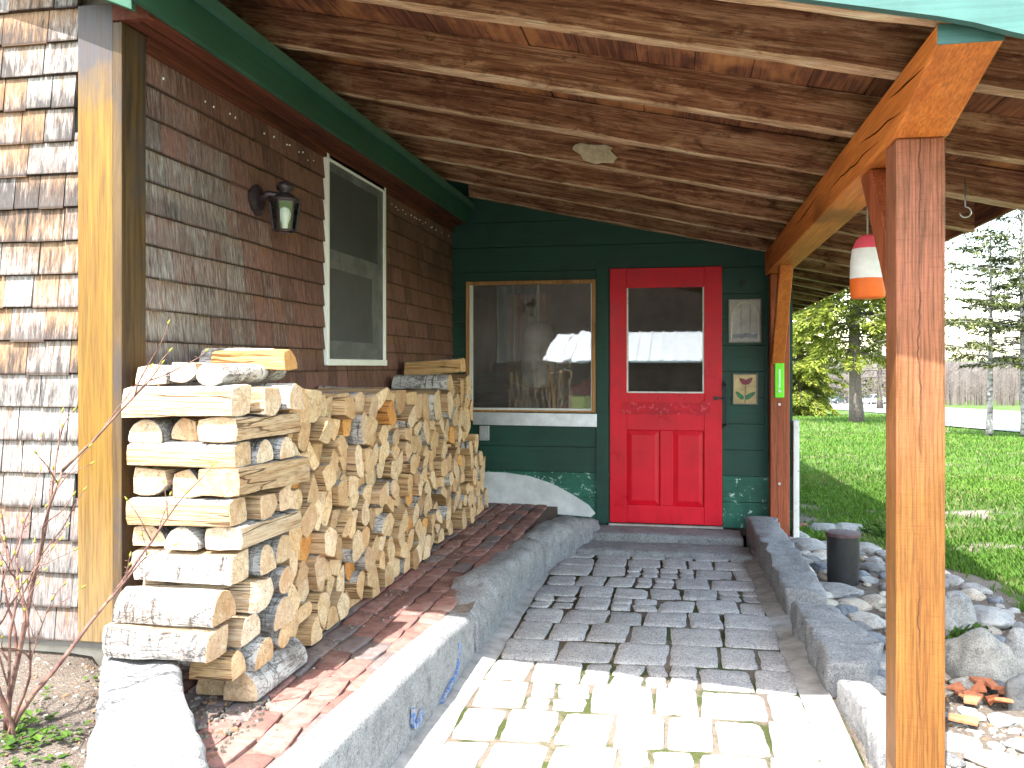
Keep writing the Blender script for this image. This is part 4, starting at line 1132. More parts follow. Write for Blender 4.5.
# ------------------------------------------------------------------ green entry wing
WY = 7.0
annex = empty('entry_wing', (-0.5, 8.5, 0.0), 'dark green boarded entry wing with red door under the porch', 'building')
OPEN = [(-1.73, -0.663, 0.975, 2.044), (-0.556, 0.328, 0.09, 2.132)]
bd = MB(); z = 0.09; hgt = 0.203
while z < 2.95:
    zt = z + hgt - 0.004
    cuts = [(-1.86, 0.85)]
    for (a, b, c, d) in OPEN:
        if zt > c and z < d:
            new = []
            for (p, q) in cuts:
                if b <= p or a >= q: new.append((p, q)); continue
                if a > p: new.append((p, a))
                if b < q: new.append((b, q))
            if z < c: pass
            cuts = new
    for (p, q) in cuts:
        def top(x): return min(zt, zr(x) + 0.155)
        if top(p) <= z + 0.01: continue
        qq = q
        if top(q) <= z + 0.005: qq = 0.70 + (2.215 + 0.155 - z - 0.006) / 0.2165
        f = WY - U(0, 0.003)
        # a break where the board passes its highest full-width point
        xb = 0.70 + (2.215 + 0.155 - zt) / 0.2165
        pts = [p] + ([xb] if p < xb < qq else []) + [qq]
        for (u0, u1) in zip(pts[:-1], pts[1:]):
            bd.hexa([(u0, f - 0.022, z), (u1, f - 0.022, z), (u1, f + 0.03, z), (u0, f + 0.03, z), (u0, f - 0.022, top(u0)), (u1, f - 0.022, top(u1)), (u1, f + 0.03, top(u1)), (u0, f + 0.03, top(u0))], 1 if z < 0.30 else 0)
    # partial rows above / below openings
    for (a, b, c, d) in OPEN:
        if z < c < zt: bd.box(a, b, WY - 0.022, WY + 0.03, z, c - 0.001)
        if z < d < zt: bd.box(a, b, WY - 0.022, WY + 0.03, d + 0.001, zt)
    z += hgt
M['green_worn'] = m_paint('scuffed_green_wall_paint', (0.016, 0.095, 0.062), 0.45, 'x', chip=(0.45, 0.52, 0.48), chip_amt=0.60, var=0.5)
bd.build('boarded_wall', [M['green_wall'], M['green_worn']], parent=annex)
MB().box(-0.660, -0.562, WY - 0.040, WY - 0.0225, 0.09, 2.18).build('trim_board', M['green_wall'], parent=annex, bevel=0.003)
MB().box(0.640, 0.668, WY - 0.036, WY - 0.0225, 0.60, 2.16).build('trim_board', M['green_wall'], parent=annex, bevel=0.003)
sw = MB(); sw.box(0.80, 0.85, WY + 0.031, 14.0, 0.05, 2.33)
sw.box(-1.86, 0.799, 10.0, 10.1, 0.05, 2.9); sw.build('side_wall', M['green_wall'], parent=annex)
rm = MB(); rm.box(-1.855, 0.798, WY + 0.035, 9.99, 0.02, 0.10, 1); rm.box(-1.855, 0.798, 9.90, 9.99, 0.101, 2.30); rm.box(-1.855, -1.80, WY + 0.035, 9.89, 0.101, 2.35)
rm.box(0.74, 0.798, WY + 0.035, 9.89, 0.101, 2.30); rm.box(-1.79, 0.735, WY + 0.035, 9.89, 2.31, 2.33)
rm.build('room', [M['darkroom'], M['room_floor']], parent=annex)
wb = MB().box(0.852, 0.895, WY - 0.06, WY + 0.08, 0.0, 0.93).build('white_board', M['white_board'], parent=annex, bevel=0.004)
# picture window
a, b, c, d = OPEN[0]
pw = MB(); f0, f1 = WY - 0.045, WY + 0.02; t_ = 0.030
pw.box(a, a + t_, f0, f1, c, d); pw.box(b - t_, b, f0, f1, c, d); pw.box(a + t_, b - t_, f0 + 0.001, f1, d - t_, d - 0.0005); pw.box(a + t_, b - t_, f0 + 0.001, f1, c + 0.0005, c + 0.016)
pwin = pw.build('picture_window', M['frame_wood'], parent=annex, bevel=0.003)
st_ = MB(); st_.box(a + t_, a + t_ + 0.022, f0 + 0.008, f1 - 0.01, c + 0.0165, d - t_ - 0.0005); st_.box(a + t_ + 0.022, b - t_ - 0.008, f0 + 0.008, f1 - 0.01, c + 0.0165, c + 0.032); st_.box(b - t_ - 0.008, b - t_, f0 + 0.008, f1 - 0.01, c + 0.0165, d - t_ - 0.0005)
st_.build('inner_stop', M['white_board'], parent=pwin)
MB().box(a + t_, b - t_, WY - 0.012, WY - 0.008, c + 0.016, d - t_).build('pane', M['film_glass'], parent=pwin)
si = MB(); si.hexa([(a + 0.06, WY - 0.052, 0.868), (b + 0.01, WY - 0.052, 0.862), (b + 0.01, WY - 0.0225, 0.862), (a + 0.06, WY - 0.0225, 0.868), (a + 0.06, WY - 0.047, 0.972), (b + 0.01, WY - 0.047, 0.968), (b + 0.01, WY - 0.0225, 0.968), (a + 0.06, WY - 0.0225, 0.972)])
si.build('metal_sill', M['metal_sill'], parent=pwin, bevel=0.003)
# red door
dr = MB(); y0, y1 = WY - 0.040, WY - 0.002
DX0, DX1, DZ0, DZ1 = -0.550, 0.322, 0.105, 2.127
GX0, GX1, GZ0, GZ1 = -0.416, 0.185, 1.136, 1.969
dr.box(DX0, GX0, y0, y1, DZ0, DZ1); dr.box(GX1, DX1, y0, y1, DZ0, DZ1)
dr.box(GX0, GX1, y0 + 0.001, y1, GZ1, DZ1 - 0.001); dr.box(GX0, GX1, y0 + 0.001, y1, 0.842, GZ0); dr.box(GX0, GX1, y0 + 0.001, y1, DZ0 + 0.001, 0.248)
dr.box(-0.155, -0.052, y0 + 0.001, y1, 0.248, 0.842); dr.box(GX0, -0.155, y0 + 0.018, y1, 0.248, 0.842); dr.box(-0.052, GX1, y0 + 0.018, y1, 0.248, 0.842)
door = dr.build('door', M['red'], parent=annex, bevel=0.004)
for (p, q) in ((GX0, -0.155), (-0.052, GX1)):
    e = 0.004; v0, v1 = 0.248 + e, 0.842 - e; i_ = 0.035
    pn = MB(); p0, q0 = p + e, q - e
    yb, yt = y0 + 0.0175, y0 + 0.006
    o_ = [(p0, yb, v0), (q0, yb, v0), (q0, yb, v1), (p0, yb, v1)]; n_ = [(p0 + i_, yt, v0 + i_), (q0 - i_, yt, v0 + i_), (q0 - i_, yt, v1 - i_), (p0 + i_, yt, v1 - i_)]
    pn.add(o_ + n_, [(4, 5, 6, 7), (0, 1, 5, 4), (1, 2, 6, 5), (2, 3, 7, 6), (3, 0, 4, 7)])
    pn.build('raised_panel', M['red'], parent=door, bevel=0.002)
MB().box(-0.452, 0.232, y0 - 0.003, y0 - 0.0002, 0.965, 1.062).build('scraped_strip', M['red_rough'], parent=door)
gb = MB(); t_ = 0.012
gb.box(GX0, GX0 + t_, y0 + 0.006, y0 + 0.02, GZ0, GZ1); gb.box(GX1 - t_, GX1, y0 + 0.006, y0 + 0.02, GZ0, GZ1); gb.box(GX0 + t_, GX1 - t_, y0 + 0.006, y0 + 0.02, GZ0, GZ0 + t_)
gb.build('glazing_bead', M['white_board'], parent=door)
MB().box(GX0, GX1, WY - 0.020, WY - 0.015, GZ0, GZ1).build('pane', M['door_glass'], parent=door)
la = MB(); la.box(0.268, 0.345, y0 - 0.012, y0 - 0.004, 1.092, 1.108); la.box(0.262, 0.285, y0 - 0.02, y0 - 0.0005, 1.085, 1.115)
la.tube([(0.345, y0 - 0.02, 1.21), (0.347, y0 - 0.035, 1.20), (0.347, y0 - 0.035, 0.90), (0.345, y0 - 0.02, 0.89)], [0.007] * 4, 8)
la.box(0.335, 0.356, y0 - 0.016, WY - 0.0225, 1.195, 1.235); la.box(0.335, 0.356, y0 - 0.016, WY - 0.0225, 0.87, 0.905)
la.build('latch', M['black'], parent=door, bevel=0.002)
jb = MB(); jb.box(-0.556, -0.5515, WY - 0.03, WY + 0.03, 0.10, 2.13); jb.box(0.3235, 0.328, WY - 0.03, WY + 0.03, 0.10, 2.13); jb.box(-0.551, 0.323, WY - 0.03, WY + 0.03, 2.1285, 2.1325); jb.box(-0.56, 0.33, WY - 0.055, WY + 0.03, 0.086, 0.1035)
jb.build('door_frame', M['green_wall'], parent=annex)
M['threshold'] = simple('pale_worn_threshold', (0.36, 0.33, 0.29), 0.7, 0.3, 0, 0.3, 20)
MB().box(-0.555, 0.328, WY - 0.085, WY - 0.0555, 0.087, 0.102).build('threshold', M['threshold'], parent=annex, bevel=0.003)
# pale cement facing rubbed along the wall base
cm = MB()
prof = [(-1.86, 0.20), (-0.70, 0.14), (-0.665, 0.17), (-0.72, 0.235), (-0.85, 0.315), (-1.02, 0.40), (-1.2, 0.455), (-1.40, 0.48), (-1.86, 0.485)]
cm.prism([(p[0], WY - 0.0225, p[1]) for p in prof], (0, -0.016, 0))
M['cement'] = simple('pale_rubbed_cement', (0.52, 0.53, 0.53), 0.8, 0.25, 0, 0.22, 7, 0.4)
cm.build('cement_base', M['cement'], parent=annex)
M['plastic'] = simple('grey_outlet_plastic', (0.36, 0.37, 0.37), 0.5, 0.4)
ob = MB().box(-1.615, -1.535, WY - 0.055, WY - 0.0225, 0.74, 0.86).build('outlet_box', M['plastic'], parent=annex, bevel=0.006)
MB().box(-1.600, -1.550, WY - 0.061, WY - 0.0555, 0.76, 0.84).build('cover', M['plastic'], parent=ob, bevel=0.002)
cl = MB().box(0.462, 0.500, WY - 0.045, WY - 0.0225, 1.985, 2.015); cl.box(0.470, 0.490, WY - 0.06, WY - 0.0455, 1.97, 2.0)
cl.build('door_hook', M['black'], parent=annex, bevel=0.002)

# stained glass panels hung on the wall
M['glass_pale'] = simple('streaky_pale_glass', (0.30, 0.28, 0.24), 0.18, 0.6, 0, 0.35, 9)
M['glass_gold'] = simple('amber_streaky_glass', (0.42, 0.30, 0.13), 0.18, 0.6, 0, 0.45, 11)
M['glass_red'] = simple('wine_red_glass', (0.16, 0.012, 0.025), 0.15, 0.6, 0, 0.3, 20)
M['glass_green'] = simple('bottle_green_glass', (0.02, 0.14, 0.055), 0.15, 0.6, 0, 0.4, 20)
M['glass_smoke'] = simple('smoky_grey_green_glass', (0.07, 0.085, 0.075), 0.15, 0.6, 0, 0.4, 20)
M['lead'] = simple('lead_came', (0.16, 0.15, 0.13), 0.5, 0.5, 0.5, 0.2, 30)
M['brass_came'] = simple('pale_brass_came', (0.50, 0.45, 0.33), 0.4, 0.5, 0.5, 0.2, 30)
def leaf_poly(x, z, L, wd, ang):
    P = []
    for t in range(12):
        a = 2 * math.pi * t / 12
        u, v = math.cos(a) * L / 2, math.sin(a) * wd / 2 * (1 - 0.45 * math.cos(a))
        P.append((x + u * math.cos(ang) - v * math.sin(ang), z + u * math.sin(ang) + v * math.cos(ang)))
    return P
def glass_panel(x0, x1, z0, z1, label, flower):
    yb = WY - 0.024
    root = empty('stained_glass_panel', ((x0 + x1) / 2, yb, z0), label, 'glass panel')
    w_ = 0.010
    f = MB(); f.box(x0, x0 + w_, yb - 0.018, yb, z0, z1); f.box(x1 - w_, x1, yb - 0.018, yb, z0, z1); f.box(x0 + w_, x1 - w_, yb - 0.017, yb, z0 + 0.0005, z0 + w_); f.box(x0 + w_, x1 - w_, yb - 0.017, yb, z1 - w_, z1 - 0.0005)
    f.build('frame', M['lead'], parent=root, bevel=0.002)
    MB().box(x0 + w_, x1 - w_, yb - 0.008, yb - 0.002, z0 + w_, z1 - w_).build('background_glass', M['glass_gold' if flower else 'glass_pale'], parent=root)
    def piece(name, poly, mat, dy):
        MB().prism([(p[0], yb - 0.008 - dy, p[1]) for p in poly], (0, -0.003, 0)).build(name, mat, parent=root)
    cx, h = (x0 + x1) / 2, z1 - z0
    if flower:
        piece('petal', leaf_poly(cx - 0.018, z0 + h * 0.76, 0.066, 0.036, math.radians(140)), M['glass_red'], 0.0003)
        piece('petal', leaf_poly(cx + 0.030, z0 + h * 0.77, 0.068, 0.036, math.radians(42)), M['glass_red'], 0.0003)
        piece('petal', leaf_poly(cx + 0.004, z0 + h * 0.72, 0.040, 0.038, math.radians(90)), M['glass_red'], 0.0035)
        piece('leaf', leaf_poly(cx - 0.042, z0 + h * 0.30, 0.085, 0.034, math.radians(135)), M['glass_green'], 0.0003)
        piece('leaf', leaf_poly(cx + 0.040, z0 + h * 0.30, 0.095, 0.036, math.radians(35)), M['glass_green'], 0.0003)
        s_ = MB(); s_.tube([(cx, yb - 0.010, z0 + 0.015), (cx + 0.003, yb - 0.010, z0 + h * 0.6)], [0.003, 0.003], 6); s_.build('stem', M['lead'], parent=root)
    else:
        arc = []
        for k in range(25):
            a = math.pi * k / 24; arc.append((cx + 0.100 * math.cos(a), z0 + 0.19 + 0.125 * math.sin(a)))
        arc = [(arc[0][0], z0 + 0.03)] + arc + [(arc[-1][0], z0 + 0.03)]
        t_ = MB(); t_.tube([(p[0], yb - 0.010, p[1]) for p in arc], [0.0045] * len(arc), 6); t_.build('arch_came', M['brass_came'], parent=root)
        t_ = MB()
        for dx in (-0.028, 0.04): t_.tube([(cx + dx, yb - 0.0085, z0 + 0.03), (cx + dx, yb - 0.0085, z1 - 0.03)], [0.002, 0.002], 6)
        t_.build('upright_came', M['lead'], parent=root)
        for (dx, an, L) in ((-0.055, 8, 0.10), (0.045, -8, 0.12), (-0.01, 20, 0.07), (0.085, 25, 0.05)):
            piece('leaf', leaf_poly(cx + dx, z0 + 0.055, L, 0.030, math.radians(an)), M['glass_smoke'], 0.0003 + abs(dx) * 0.03)
glass_panel(0.369, 0.618, 1.529, 1.872, 'pale stained glass panel with an arch, hung beside the red door', False)
glass_panel(0.402, 0.590, 1.050, 1.292, 'small amber stained glass panel with a red tulip beside the door', True)

# lime green thermometer strip on the far post
tx0, tx1, tz0, tz1 = 0.703, 0.772, 1.11, 1.395
M['lime'] = simple('lime_green_plastic', (0.16, 0.70, 0.02), 0.45, 0.4, 0, 0.08, 5)
th = MB().box(tx0, tx1, 6.826, 6.838, tz0, tz1).build('thermometer', M['lime'], loc=(0.7375, 6.832, tz0), bevel=0.006)
tag(th, 'lime green thermometer strip screwed to the red brown far post', 'thermometer')
M['pale_plastic'] = simple('pale_scale', (0.55, 0.85, 0.45), 0.4, 0.4)
sc_ = MB().box(0.730, 0.745, 6.823, 6.8255, tz0 + 0.075, tz1 - 0.07); sc_.build('scale', M['pale_plastic'], parent=th)
dl = MB(); dl.tube([(0.7375, 6.8265, tz0 + 0.05), (0.7375, 6.819, tz0 + 0.05)], [0.013, 0.011], 14); dl.build('dial', M['metal_sill'], parent=th)
for zz in (1.06, 0.46):
    MB().tube([(0.7375, 6.841, zz), (0.7375, 6.830, zz)], [0.011, 0.009], 10).build('bolt', M['metal_sill'], parent=p2)

# wall lantern
lx, ly, lz = WX + 0.013, 3.60, 2.065
lan = empty('wall_lantern', (lx, ly, lz), 'aged bronze wall lantern with glass sides on the brown shingles', 'lantern')
bpn = MB(); pts = []
bpn.tube([(lx - 0.004, ly - 0.03, lz + 0.02), (lx + 0.014, ly - 0.03, lz + 0.02), (lx + 0.024, ly - 0.03, lz + 0.02)], [0.068, 0.068, 0.045], 20)
bpn.build('back_plate', M['lantern'], parent=lan)
am = MB(); am.tube([(lx + 0.02, ly - 0.03, lz + 0.02), (lx + 0.06, ly - 0.028, lz + 0.045), (lx + 0.10, ly - 0.015, lz + 0.04), (lx + 0.125, ly, lz + 0.028)], [0.018, 0.016, 0.016, 0.015], 10); am.build('arm', M['lantern'], parent=lan, smooth=True)
cx, cy = lx + 0.125, ly
def cage(mb, z0, z1, r0, r1, th_):
    P = [[(cx + r * math.cos(math.pi / 6 + k * math.pi / 3), cy + r * math.sin(math.pi / 6 + k * math.pi / 3), z) for k in range(6)] for (r, z) in ((r0, z0), (r1, z1))]
    for k in range(6):
        mb.tube([P[0][k], P[1][k]], [th_, th_], 6)
        mb.tube([P[0][k], P[0][(k + 1) % 6]], [th_, th_], 6); mb.tube([P[1][k], P[1][(k + 1) % 6]], [th_, th_], 6)
cg = MB(); cage(cg, lz - 0.115, lz + 0.012, 0.050, 0.066, 0.0045); cg.build('cage', M['lantern'], parent=lan)
gp = MB(); n6 = 6
P0 = [(cx + 0.049 * math.cos(math.pi / 6 + k * math.pi / 3), cy + 0.049 * math.sin(math.pi / 6 + k * math.pi / 3), lz - 0.113) for k in range(6)]
P1 = [(cx + 0.065 * math.cos(math.pi / 6 + k * math.pi / 3), cy + 0.065 * math.sin(math.pi / 6 + k * math.pi / 3), lz + 0.010) for k in range(6)]
gp.add(P0 + P1, [(k, (k + 1) % 6, 6 + (k + 1) % 6, 6 + k) for k in range(6)]); gp.build('glass', M['clear_glass'], parent=lan)
cp = MB(); cp.lathe(cx, cy, [(0.072, lz + 0.014), (0.070, lz + 0.022), (0.042, lz + 0.042), (0.022, lz + 0.050), (0.018, lz + 0.058), (0.034, lz + 0.066), (0.038, lz + 0.082), (0.026, lz + 0.098), (0.008, lz + 0.104)], 18); cp.build('cap', M['lantern'], parent=lan, smooth=True)
M['bulbwhite'] = simple('milky_bulb', (0.75, 0.75, 0.70), 0.3, 0.5, 0, 0.03)
bl = MB(); bl.lathe(cx, cy, [(0.012, lz - 0.112), (0.014, lz - 0.085), (0.024, lz - 0.06), (0.027, lz - 0.04), (0.020, lz - 0.018), (0.005, lz - 0.008)], 14); bl.build('bulb', M['bulbwhite'], parent=lan, smooth=True)

# lobster buoy on its cord
bxy = (0.835, 4.18); bzt = 1.945
buoy = empty('lobster_buoy', (bxy[0], bxy[1], bzt - 0.29), 'white lobster buoy with a pink top and orange base, hung under the rafters', 'buoy')
M['buoy_white'] = simple('chalky_white_buoy_paint', (0.70, 0.70, 0.70), 0.6, 0.3, 0, 0.12, 14, 0.2)
M['buoy_pink'] = simple('faded_pink_buoy_paint', (0.80, 0.10, 0.16), 0.55, 0.3, 0, 0.15, 12)
M['buoy_orange'] = simple('burnt_orange_buoy_paint', (0.68, 0.13, 0.02), 0.55, 0.3, 0, 0.12, 12)
R = 0.076
b1 = MB(); b1.lathe(*bxy, [(R * 0.90, bzt - 0.288, 1), (R * 0.98, bzt - 0.28, 1), (R * 1.0, bzt - 0.20, 1), (R * 1.0, bzt - 0.1995, 0), (R * 0.97, bzt - 0.12, 0), (R * 0.88, bzt - 0.065, 0), (R * 0.875, bzt - 0.0645, 2), (R * 0.66, bzt - 0.025, 2), (R * 0.40, bzt - 0.005, 2), (R * 0.2, bzt, 2)], 28)
b1.build('buoy_body', [M['buoy_white'], M['buoy_orange'], M['buoy_pink']], parent=buoy, smooth=True)
cd = MB(); cd.tube([(*bxy, bzt - 0.01), (bxy[0], bxy[1] + 0.004, bzt + 0.12), (bxy[0] + 0.003, bxy[1], zr(bxy[0]) + 0.16)], [0.004] * 3, 6); M['cord'] = simple('grey_cord', (0.3, 0.28, 0.24), 0.9, 0.1); cd.build('cord', M['cord'], parent=buoy)

# hook in the rafter by the eave
x_, z_ = on_y(963, 205, 3.95)
hk = MB(); hp = []
for k in range(15):
    a = math.pi * (0.5 - 1.45 * k / 14); hp.append((x_ + 0.022 * math.cos(a) - 0.0, 3.92, z_ - 0.035 + 0.022 * math.sin(a)))
hk.tube([(hp[0][0], 3.92, zr(x_) + 0.02)] + hp, [0.0035] * 16, 6)
tag(hk.build('ceiling_hook', M['steel'], loc=(x_, 3.92, zr(x_)), smooth=True), 'small open metal hook screwed into a rafter near the eave', 'hook')

# things inside the window
M['bag'] = simple('grey_canvas_bag', (0.62, 0.58, 0.52), 0.85, 0.1, 0, 0.2, 8, 0.4)
bx_, bz_ = on_y(537, 350, 7.55)
bg_ = MB(); prof = [(0.10, 1.16), (0.14, 1.20), (0.155, 1.36), (0.15, 1.48), (0.13, 1.56), (0.13, 1.58), (0.145, 1.64), (0.11, 1.70), (0.04, 1.74)]
bg_.lathe(bx_, 7.62, prof, 18); bag = bg_.build('hanging_bag', M['bag'], loc=(bx_, 7.62, 1.16), smooth=True)
tag(bag, 'grey canvas bag hanging behind the picture window', 'bag')
bs = MB(); bs.tube([(bx_, 7.62, 1.73), (bx_, 7.62, 2.30)], [0.012, 0.012], 6); bs.build('strap', M['bag'], parent=bag)
M['darkcloth'] = simple('dark_cloth', (0.035, 0.03, 0.035), 0.9, 0.1, 0, 0.4, 6)
M['redcloth'] = simple('dull_red_cloth', (0.5, 0.035, 0.045), 0.8, 0.2, 0, 0.5, 9)
M['yellow'] = simple('yellow_carton', (0.8, 0.6, 0.10), 0.6, 0.3, 0, 0.2, 7)
M['broom'] = simple('orange_broom_handle', (0.6, 0.26, 0.04), 0.4, 0.4)
def heap(name, x, y, z, rx, ry, rz, mat, label, cat):
    vs_, fs = ico(4); s = U(0, 50)
    out = [(x + v.x * rx * (1 + 0.35 * nz(v.x * 2 + s, v.y * 2, v.z * 2)), y + v.y * ry, max(z, z + v.z * rz * (1 + 0.45 * nz(v.x * 3 + s, v.y * 3, v.z * 3)))) for v in vs_]
    o = MB().add(out, fs).build(name, M[mat], loc=(x, y, z), smooth=True); return tag(o, label, cat)
tb = empty('work_table', (-1.15, 7.55, 0.1), 'dark table inside behind the picture window', 'table')
tt = MB().box(-1.75, -0.62, 7.25, 7.95, 0.90, 0.94); tt.build('table_top', M['darkroom'], parent=tb)
for (qx, qy) in ((-1.7, 7.3), (-0.7, 7.3), (-1.7, 7.9), (-0.7, 7.9)): MB().box(qx, qx + 0.05, qy - 0.03, qy + 0.02, 0.101, 0.899).build('leg', M['darkroom'], parent=tb)
heap('dark_coat', -1.45, 7.5, 0.941, 0.34, 0.18, 0.22, 'darkcloth', 'dark coat heaped inside the picture window', 'coat')
heap('red_cloth', -0.80, 7.62, 0.941, 0.20, 0.14, 0.28, 'redcloth', 'red cloth heaped inside at the right of the window', 'cloth')
yb_ = MB().box(-0.93, -0.80, 7.36, 7.44, 0.941, 1.10).build('yellow_carton', M['yellow'], loc=(-0.865, 7.4, 0.941), bevel=0.003); tag(yb_, 'small yellow carton standing inside the picture window', 'carton')
bh = MB().tube([(-1.03, 7.30, 0.945), (-1.13, 7.50, 1.36)], [0.012, 0.012], 8).build('broom_handle', M['broom'], loc=(-1.03, 7.3, 0.94)); tag(bh, 'orange stick leaning inside the picture window', 'stick')
M['pine_wall'] = m_wood('interior_pine_boards', (0.36, 0.17, 0.08), (0.55, 0.32, 0.17), 'z', bump=0.2)
cb = MB().box(-1.66, -1.26, 8.3, 8.6, 0.101, 2.05).build('cupboard', M['pine_wall'], loc=(-1.46, 8.45, 0.1), bevel=0.004); tag(cb, 'brown wooden cupboard standing inside behind the window', 'cupboard')
for q in (-1.455,): MB().box(q - 0.003, q + 0.003, 8.2955, 8.2995, 0.15, 2.0).build('door_gap', M['black'], parent=cb)
# ------------------------------------------------------------------ firewood
def resample(poly, flags, nsub, bulge):
    """poly (a,z) with one bark flag per edge -> finer outline; bark edges bulge outwards"""
    n = len(poly); cx = sum(p[0] for p in poly) / n; cz = sum(p[1] for p in poly) / n
    out, fl = [], []
    for i in range(n):
        p, q = poly[i], poly[(i + 1) % n]
        ex, ez = q[0] - p[0], q[1] - p[1]; L = math.hypot(ex, ez) or 1e-6
        nxn, nzn = ez / L, -ex / L
        if (cx - p[0]) * nxn + (cz - p[1]) * nzn > 0: nxn, nzn = -nxn, -nzn
        k = nsub if L > 0.025 else 1
        for j in range(k):
            t = j / k
            b = bulge * L * 4 * t * (1 - t) if flags[i] else 0.04 * L * nz(p[0] * 30 + j, p[1] * 30) * (1 if j else 0)
            out.append((p[0] + ex * t + nxn * b, p[1] + ez * t + nzn * b)); fl.append(flags[i])
    # take the sharpness off the corners
    m = len(out); o2 = []
    for i in range(m):
        a, b, c = out[i - 1], out[i], out[(i + 1) % m]
        o2.append((b[0] * 0.80 + (a[0] + c[0]) * 0.10, b[1] * 0.80 + (a[1] + c[1]) * 0.10))
    return o2, fl
LOGS = 0
def make_log(axis, poly, flags, s0, s1, label, group, tint=None, nsub=4, tilt=0.0, bulge=0.16, taper=0.05, yaw=0.0):
    global LOGS
    LOGS += 1
    pts, fl = resample(poly, flags, nsub, bulge)
    m = len(pts); ca = sum(p[0] for p in pts) / m; cz = sum(p[1] for p in pts) / m
    L = s1 - s0; s = U(0, 90); rings = []
    cuts = [(0.0, 0.955, -0.0), (0.0, 0.992, 0.002), (0.006, 1.0, 0), (0.14, 1.0, 0), (0.3, 1.0, 0), (0.46, 1.0, 0), (0.62, 1.0, 0), (0.8, 1.0, 0), (0.994, 1.0, 0), (1.0, 0.992, -0.002), (1.0, 0.955, 0.0)]
    skew0, skew1 = U(-0.12, 0.12), U(-0.12, 0.12)
    tp = U(-taper, taper)
    for (t, f, ds) in cuts:
        ring = []
        for (a, z) in pts:
            ff = f * (1 + tp * (t - 0.5))
            w_ = 0.006 * nz(a * 14 + s, z * 14, t * 2.2) + 0.0035 * nz(a * 60 + s, z * 60, t * 3) if 0 < t < 1 else 0.003 * nz(a * 14 + s, z * 14, t * 2.2)
            aa = ca + (a - ca) * ff + w_; zz = cz + (z - cz) * ff + w_ + tilt * (t - 0.5) * L
            aa += yaw * (t - 0.5) * L
            sk = (skew0 if t < 0.5 else skew1) * (zz - cz) * (1 if t < 0.05 or t > 0.95 else 0) * (1 if t > 0.5 else -1)
            ss = s0 + L * t + ds + sk
            ring.append((ss, aa, zz) if axis == 'x' else (aa, ss, zz))
        rings.append(ring)
    vs_ = [v for r in rings for v in r]; fs, mi = [], []
    for r in range(len(rings) - 1):
        for k in range(m):
            fs.append((r * m + k, r * m + (k + 1) % m, (r + 1) * m + (k + 1) % m, (r + 1) * m + k))
            mi.append(2 if r in (0, len(rings) - 2) else (1 if fl[k] else 0))
    base = len(vs_)
    for r_i in (0, len(rings) - 1):
        c = [sum(v[j] for v in rings[r_i]) / m for j in range(3)]
        bump = U(-0.006, 0.008) * (1 if r_i else -1)
        c[0 if axis == 'x' else 1] += bump
        vs_.append(tuple(c)); ci = len(vs_) - 1
        for k in range(m):
            fs.append((r_i * m + k, r_i * m + (k + 1) % m, ci)); mi.append(2)
    mb = MB(); mb.add(vs_, fs, mi)
    ctr = ((s0 + s1) / 2, ca, cz) if axis == 'x' else (ca, (s0 + s1) / 2, cz)
    o = mb.build('firewood_log', [M['split_' + axis], M['bark_' + axis], M['end']], loc=ctr)
    bm = bmesh.new(); bm.from_mesh(o.data); bmesh.ops.recalc_face_normals(bm, faces=bm.faces)
    for f in bm.faces: f.smooth = True
    for e in bm.edges:
        if len(e.link_faces) == 2 and e.calc_face_angle(0) > 0.55: e.smooth = False
    bm.to_mesh(o.data); bm.free()
    if tint is None:
        v = U(0.80, 1.06); w_ = U(-0.06, 0.05)
        tint = (v, v * (1 - max(0, w_) * 0.8), v * (1 - w_ * 1.6))
        if rnd() < 0.07: tint = (0.95, 0.66, 0.36)
        elif rnd() < 0.07: tint = (0.62, 0.56, 0.52)
    o.color = (*[min(1.2, q) for q in tint], 1)
    return tag(o, label, 'log', group)

# packed stack: one irregular cell per log end
def clip(poly, px, py, nx_, ny_):
    out = []
    n = len(poly)
    for i in range(n):
        a, b = poly[i], poly[(i + 1) % n]
        da = (a[0] - px) * nx_ + (a[1] - py) * ny_; db = (b[0] - px) * nx_ + (b[1] - py) * ny_
        if da <= 0: out.append(a)
        if (da < 0 < db) or (db < 0 < da):
            t = da / (da - db); out.append((a[0] + (b[0] - a[0]) * t, a[1] + (b[1] - a[1]) * t))
    return out
def area(p): return abs(sum(p[i][0] * p[(i + 1) % len(p)][1] - p[(i + 1) % len(p)][0] * p[i][1] for i in range(len(p)))) / 2
SY0, SY1, LOWEND = 3.035, 6.30, 6.62
def stack_top(y):
    return 1.225 + 0.045 * sm(3.6, 3.1, y) - 0.03 * sm(4.0, 4.8, y) + 0.06 * sm(5.5, 5.9, y) + 0.03 * nz(y * 3.1, 4.4)
pts = []; z = BRZ + 0.05; r = 0
while z < 1.33:
    y = SY0 + 0.03 + (0.06 if r % 2 else 0)
    while y < LOWEND:
        if z < stack_top(min(y, SY1)) - 0.03 and (y < SY1 - 0.02 or z < 0.66):
            pts.append((y + U(-0.047, 0.047), z + U(-0.038, 0.038)))
        y += 0.119
    z += 0.089; r += 1
cells = []
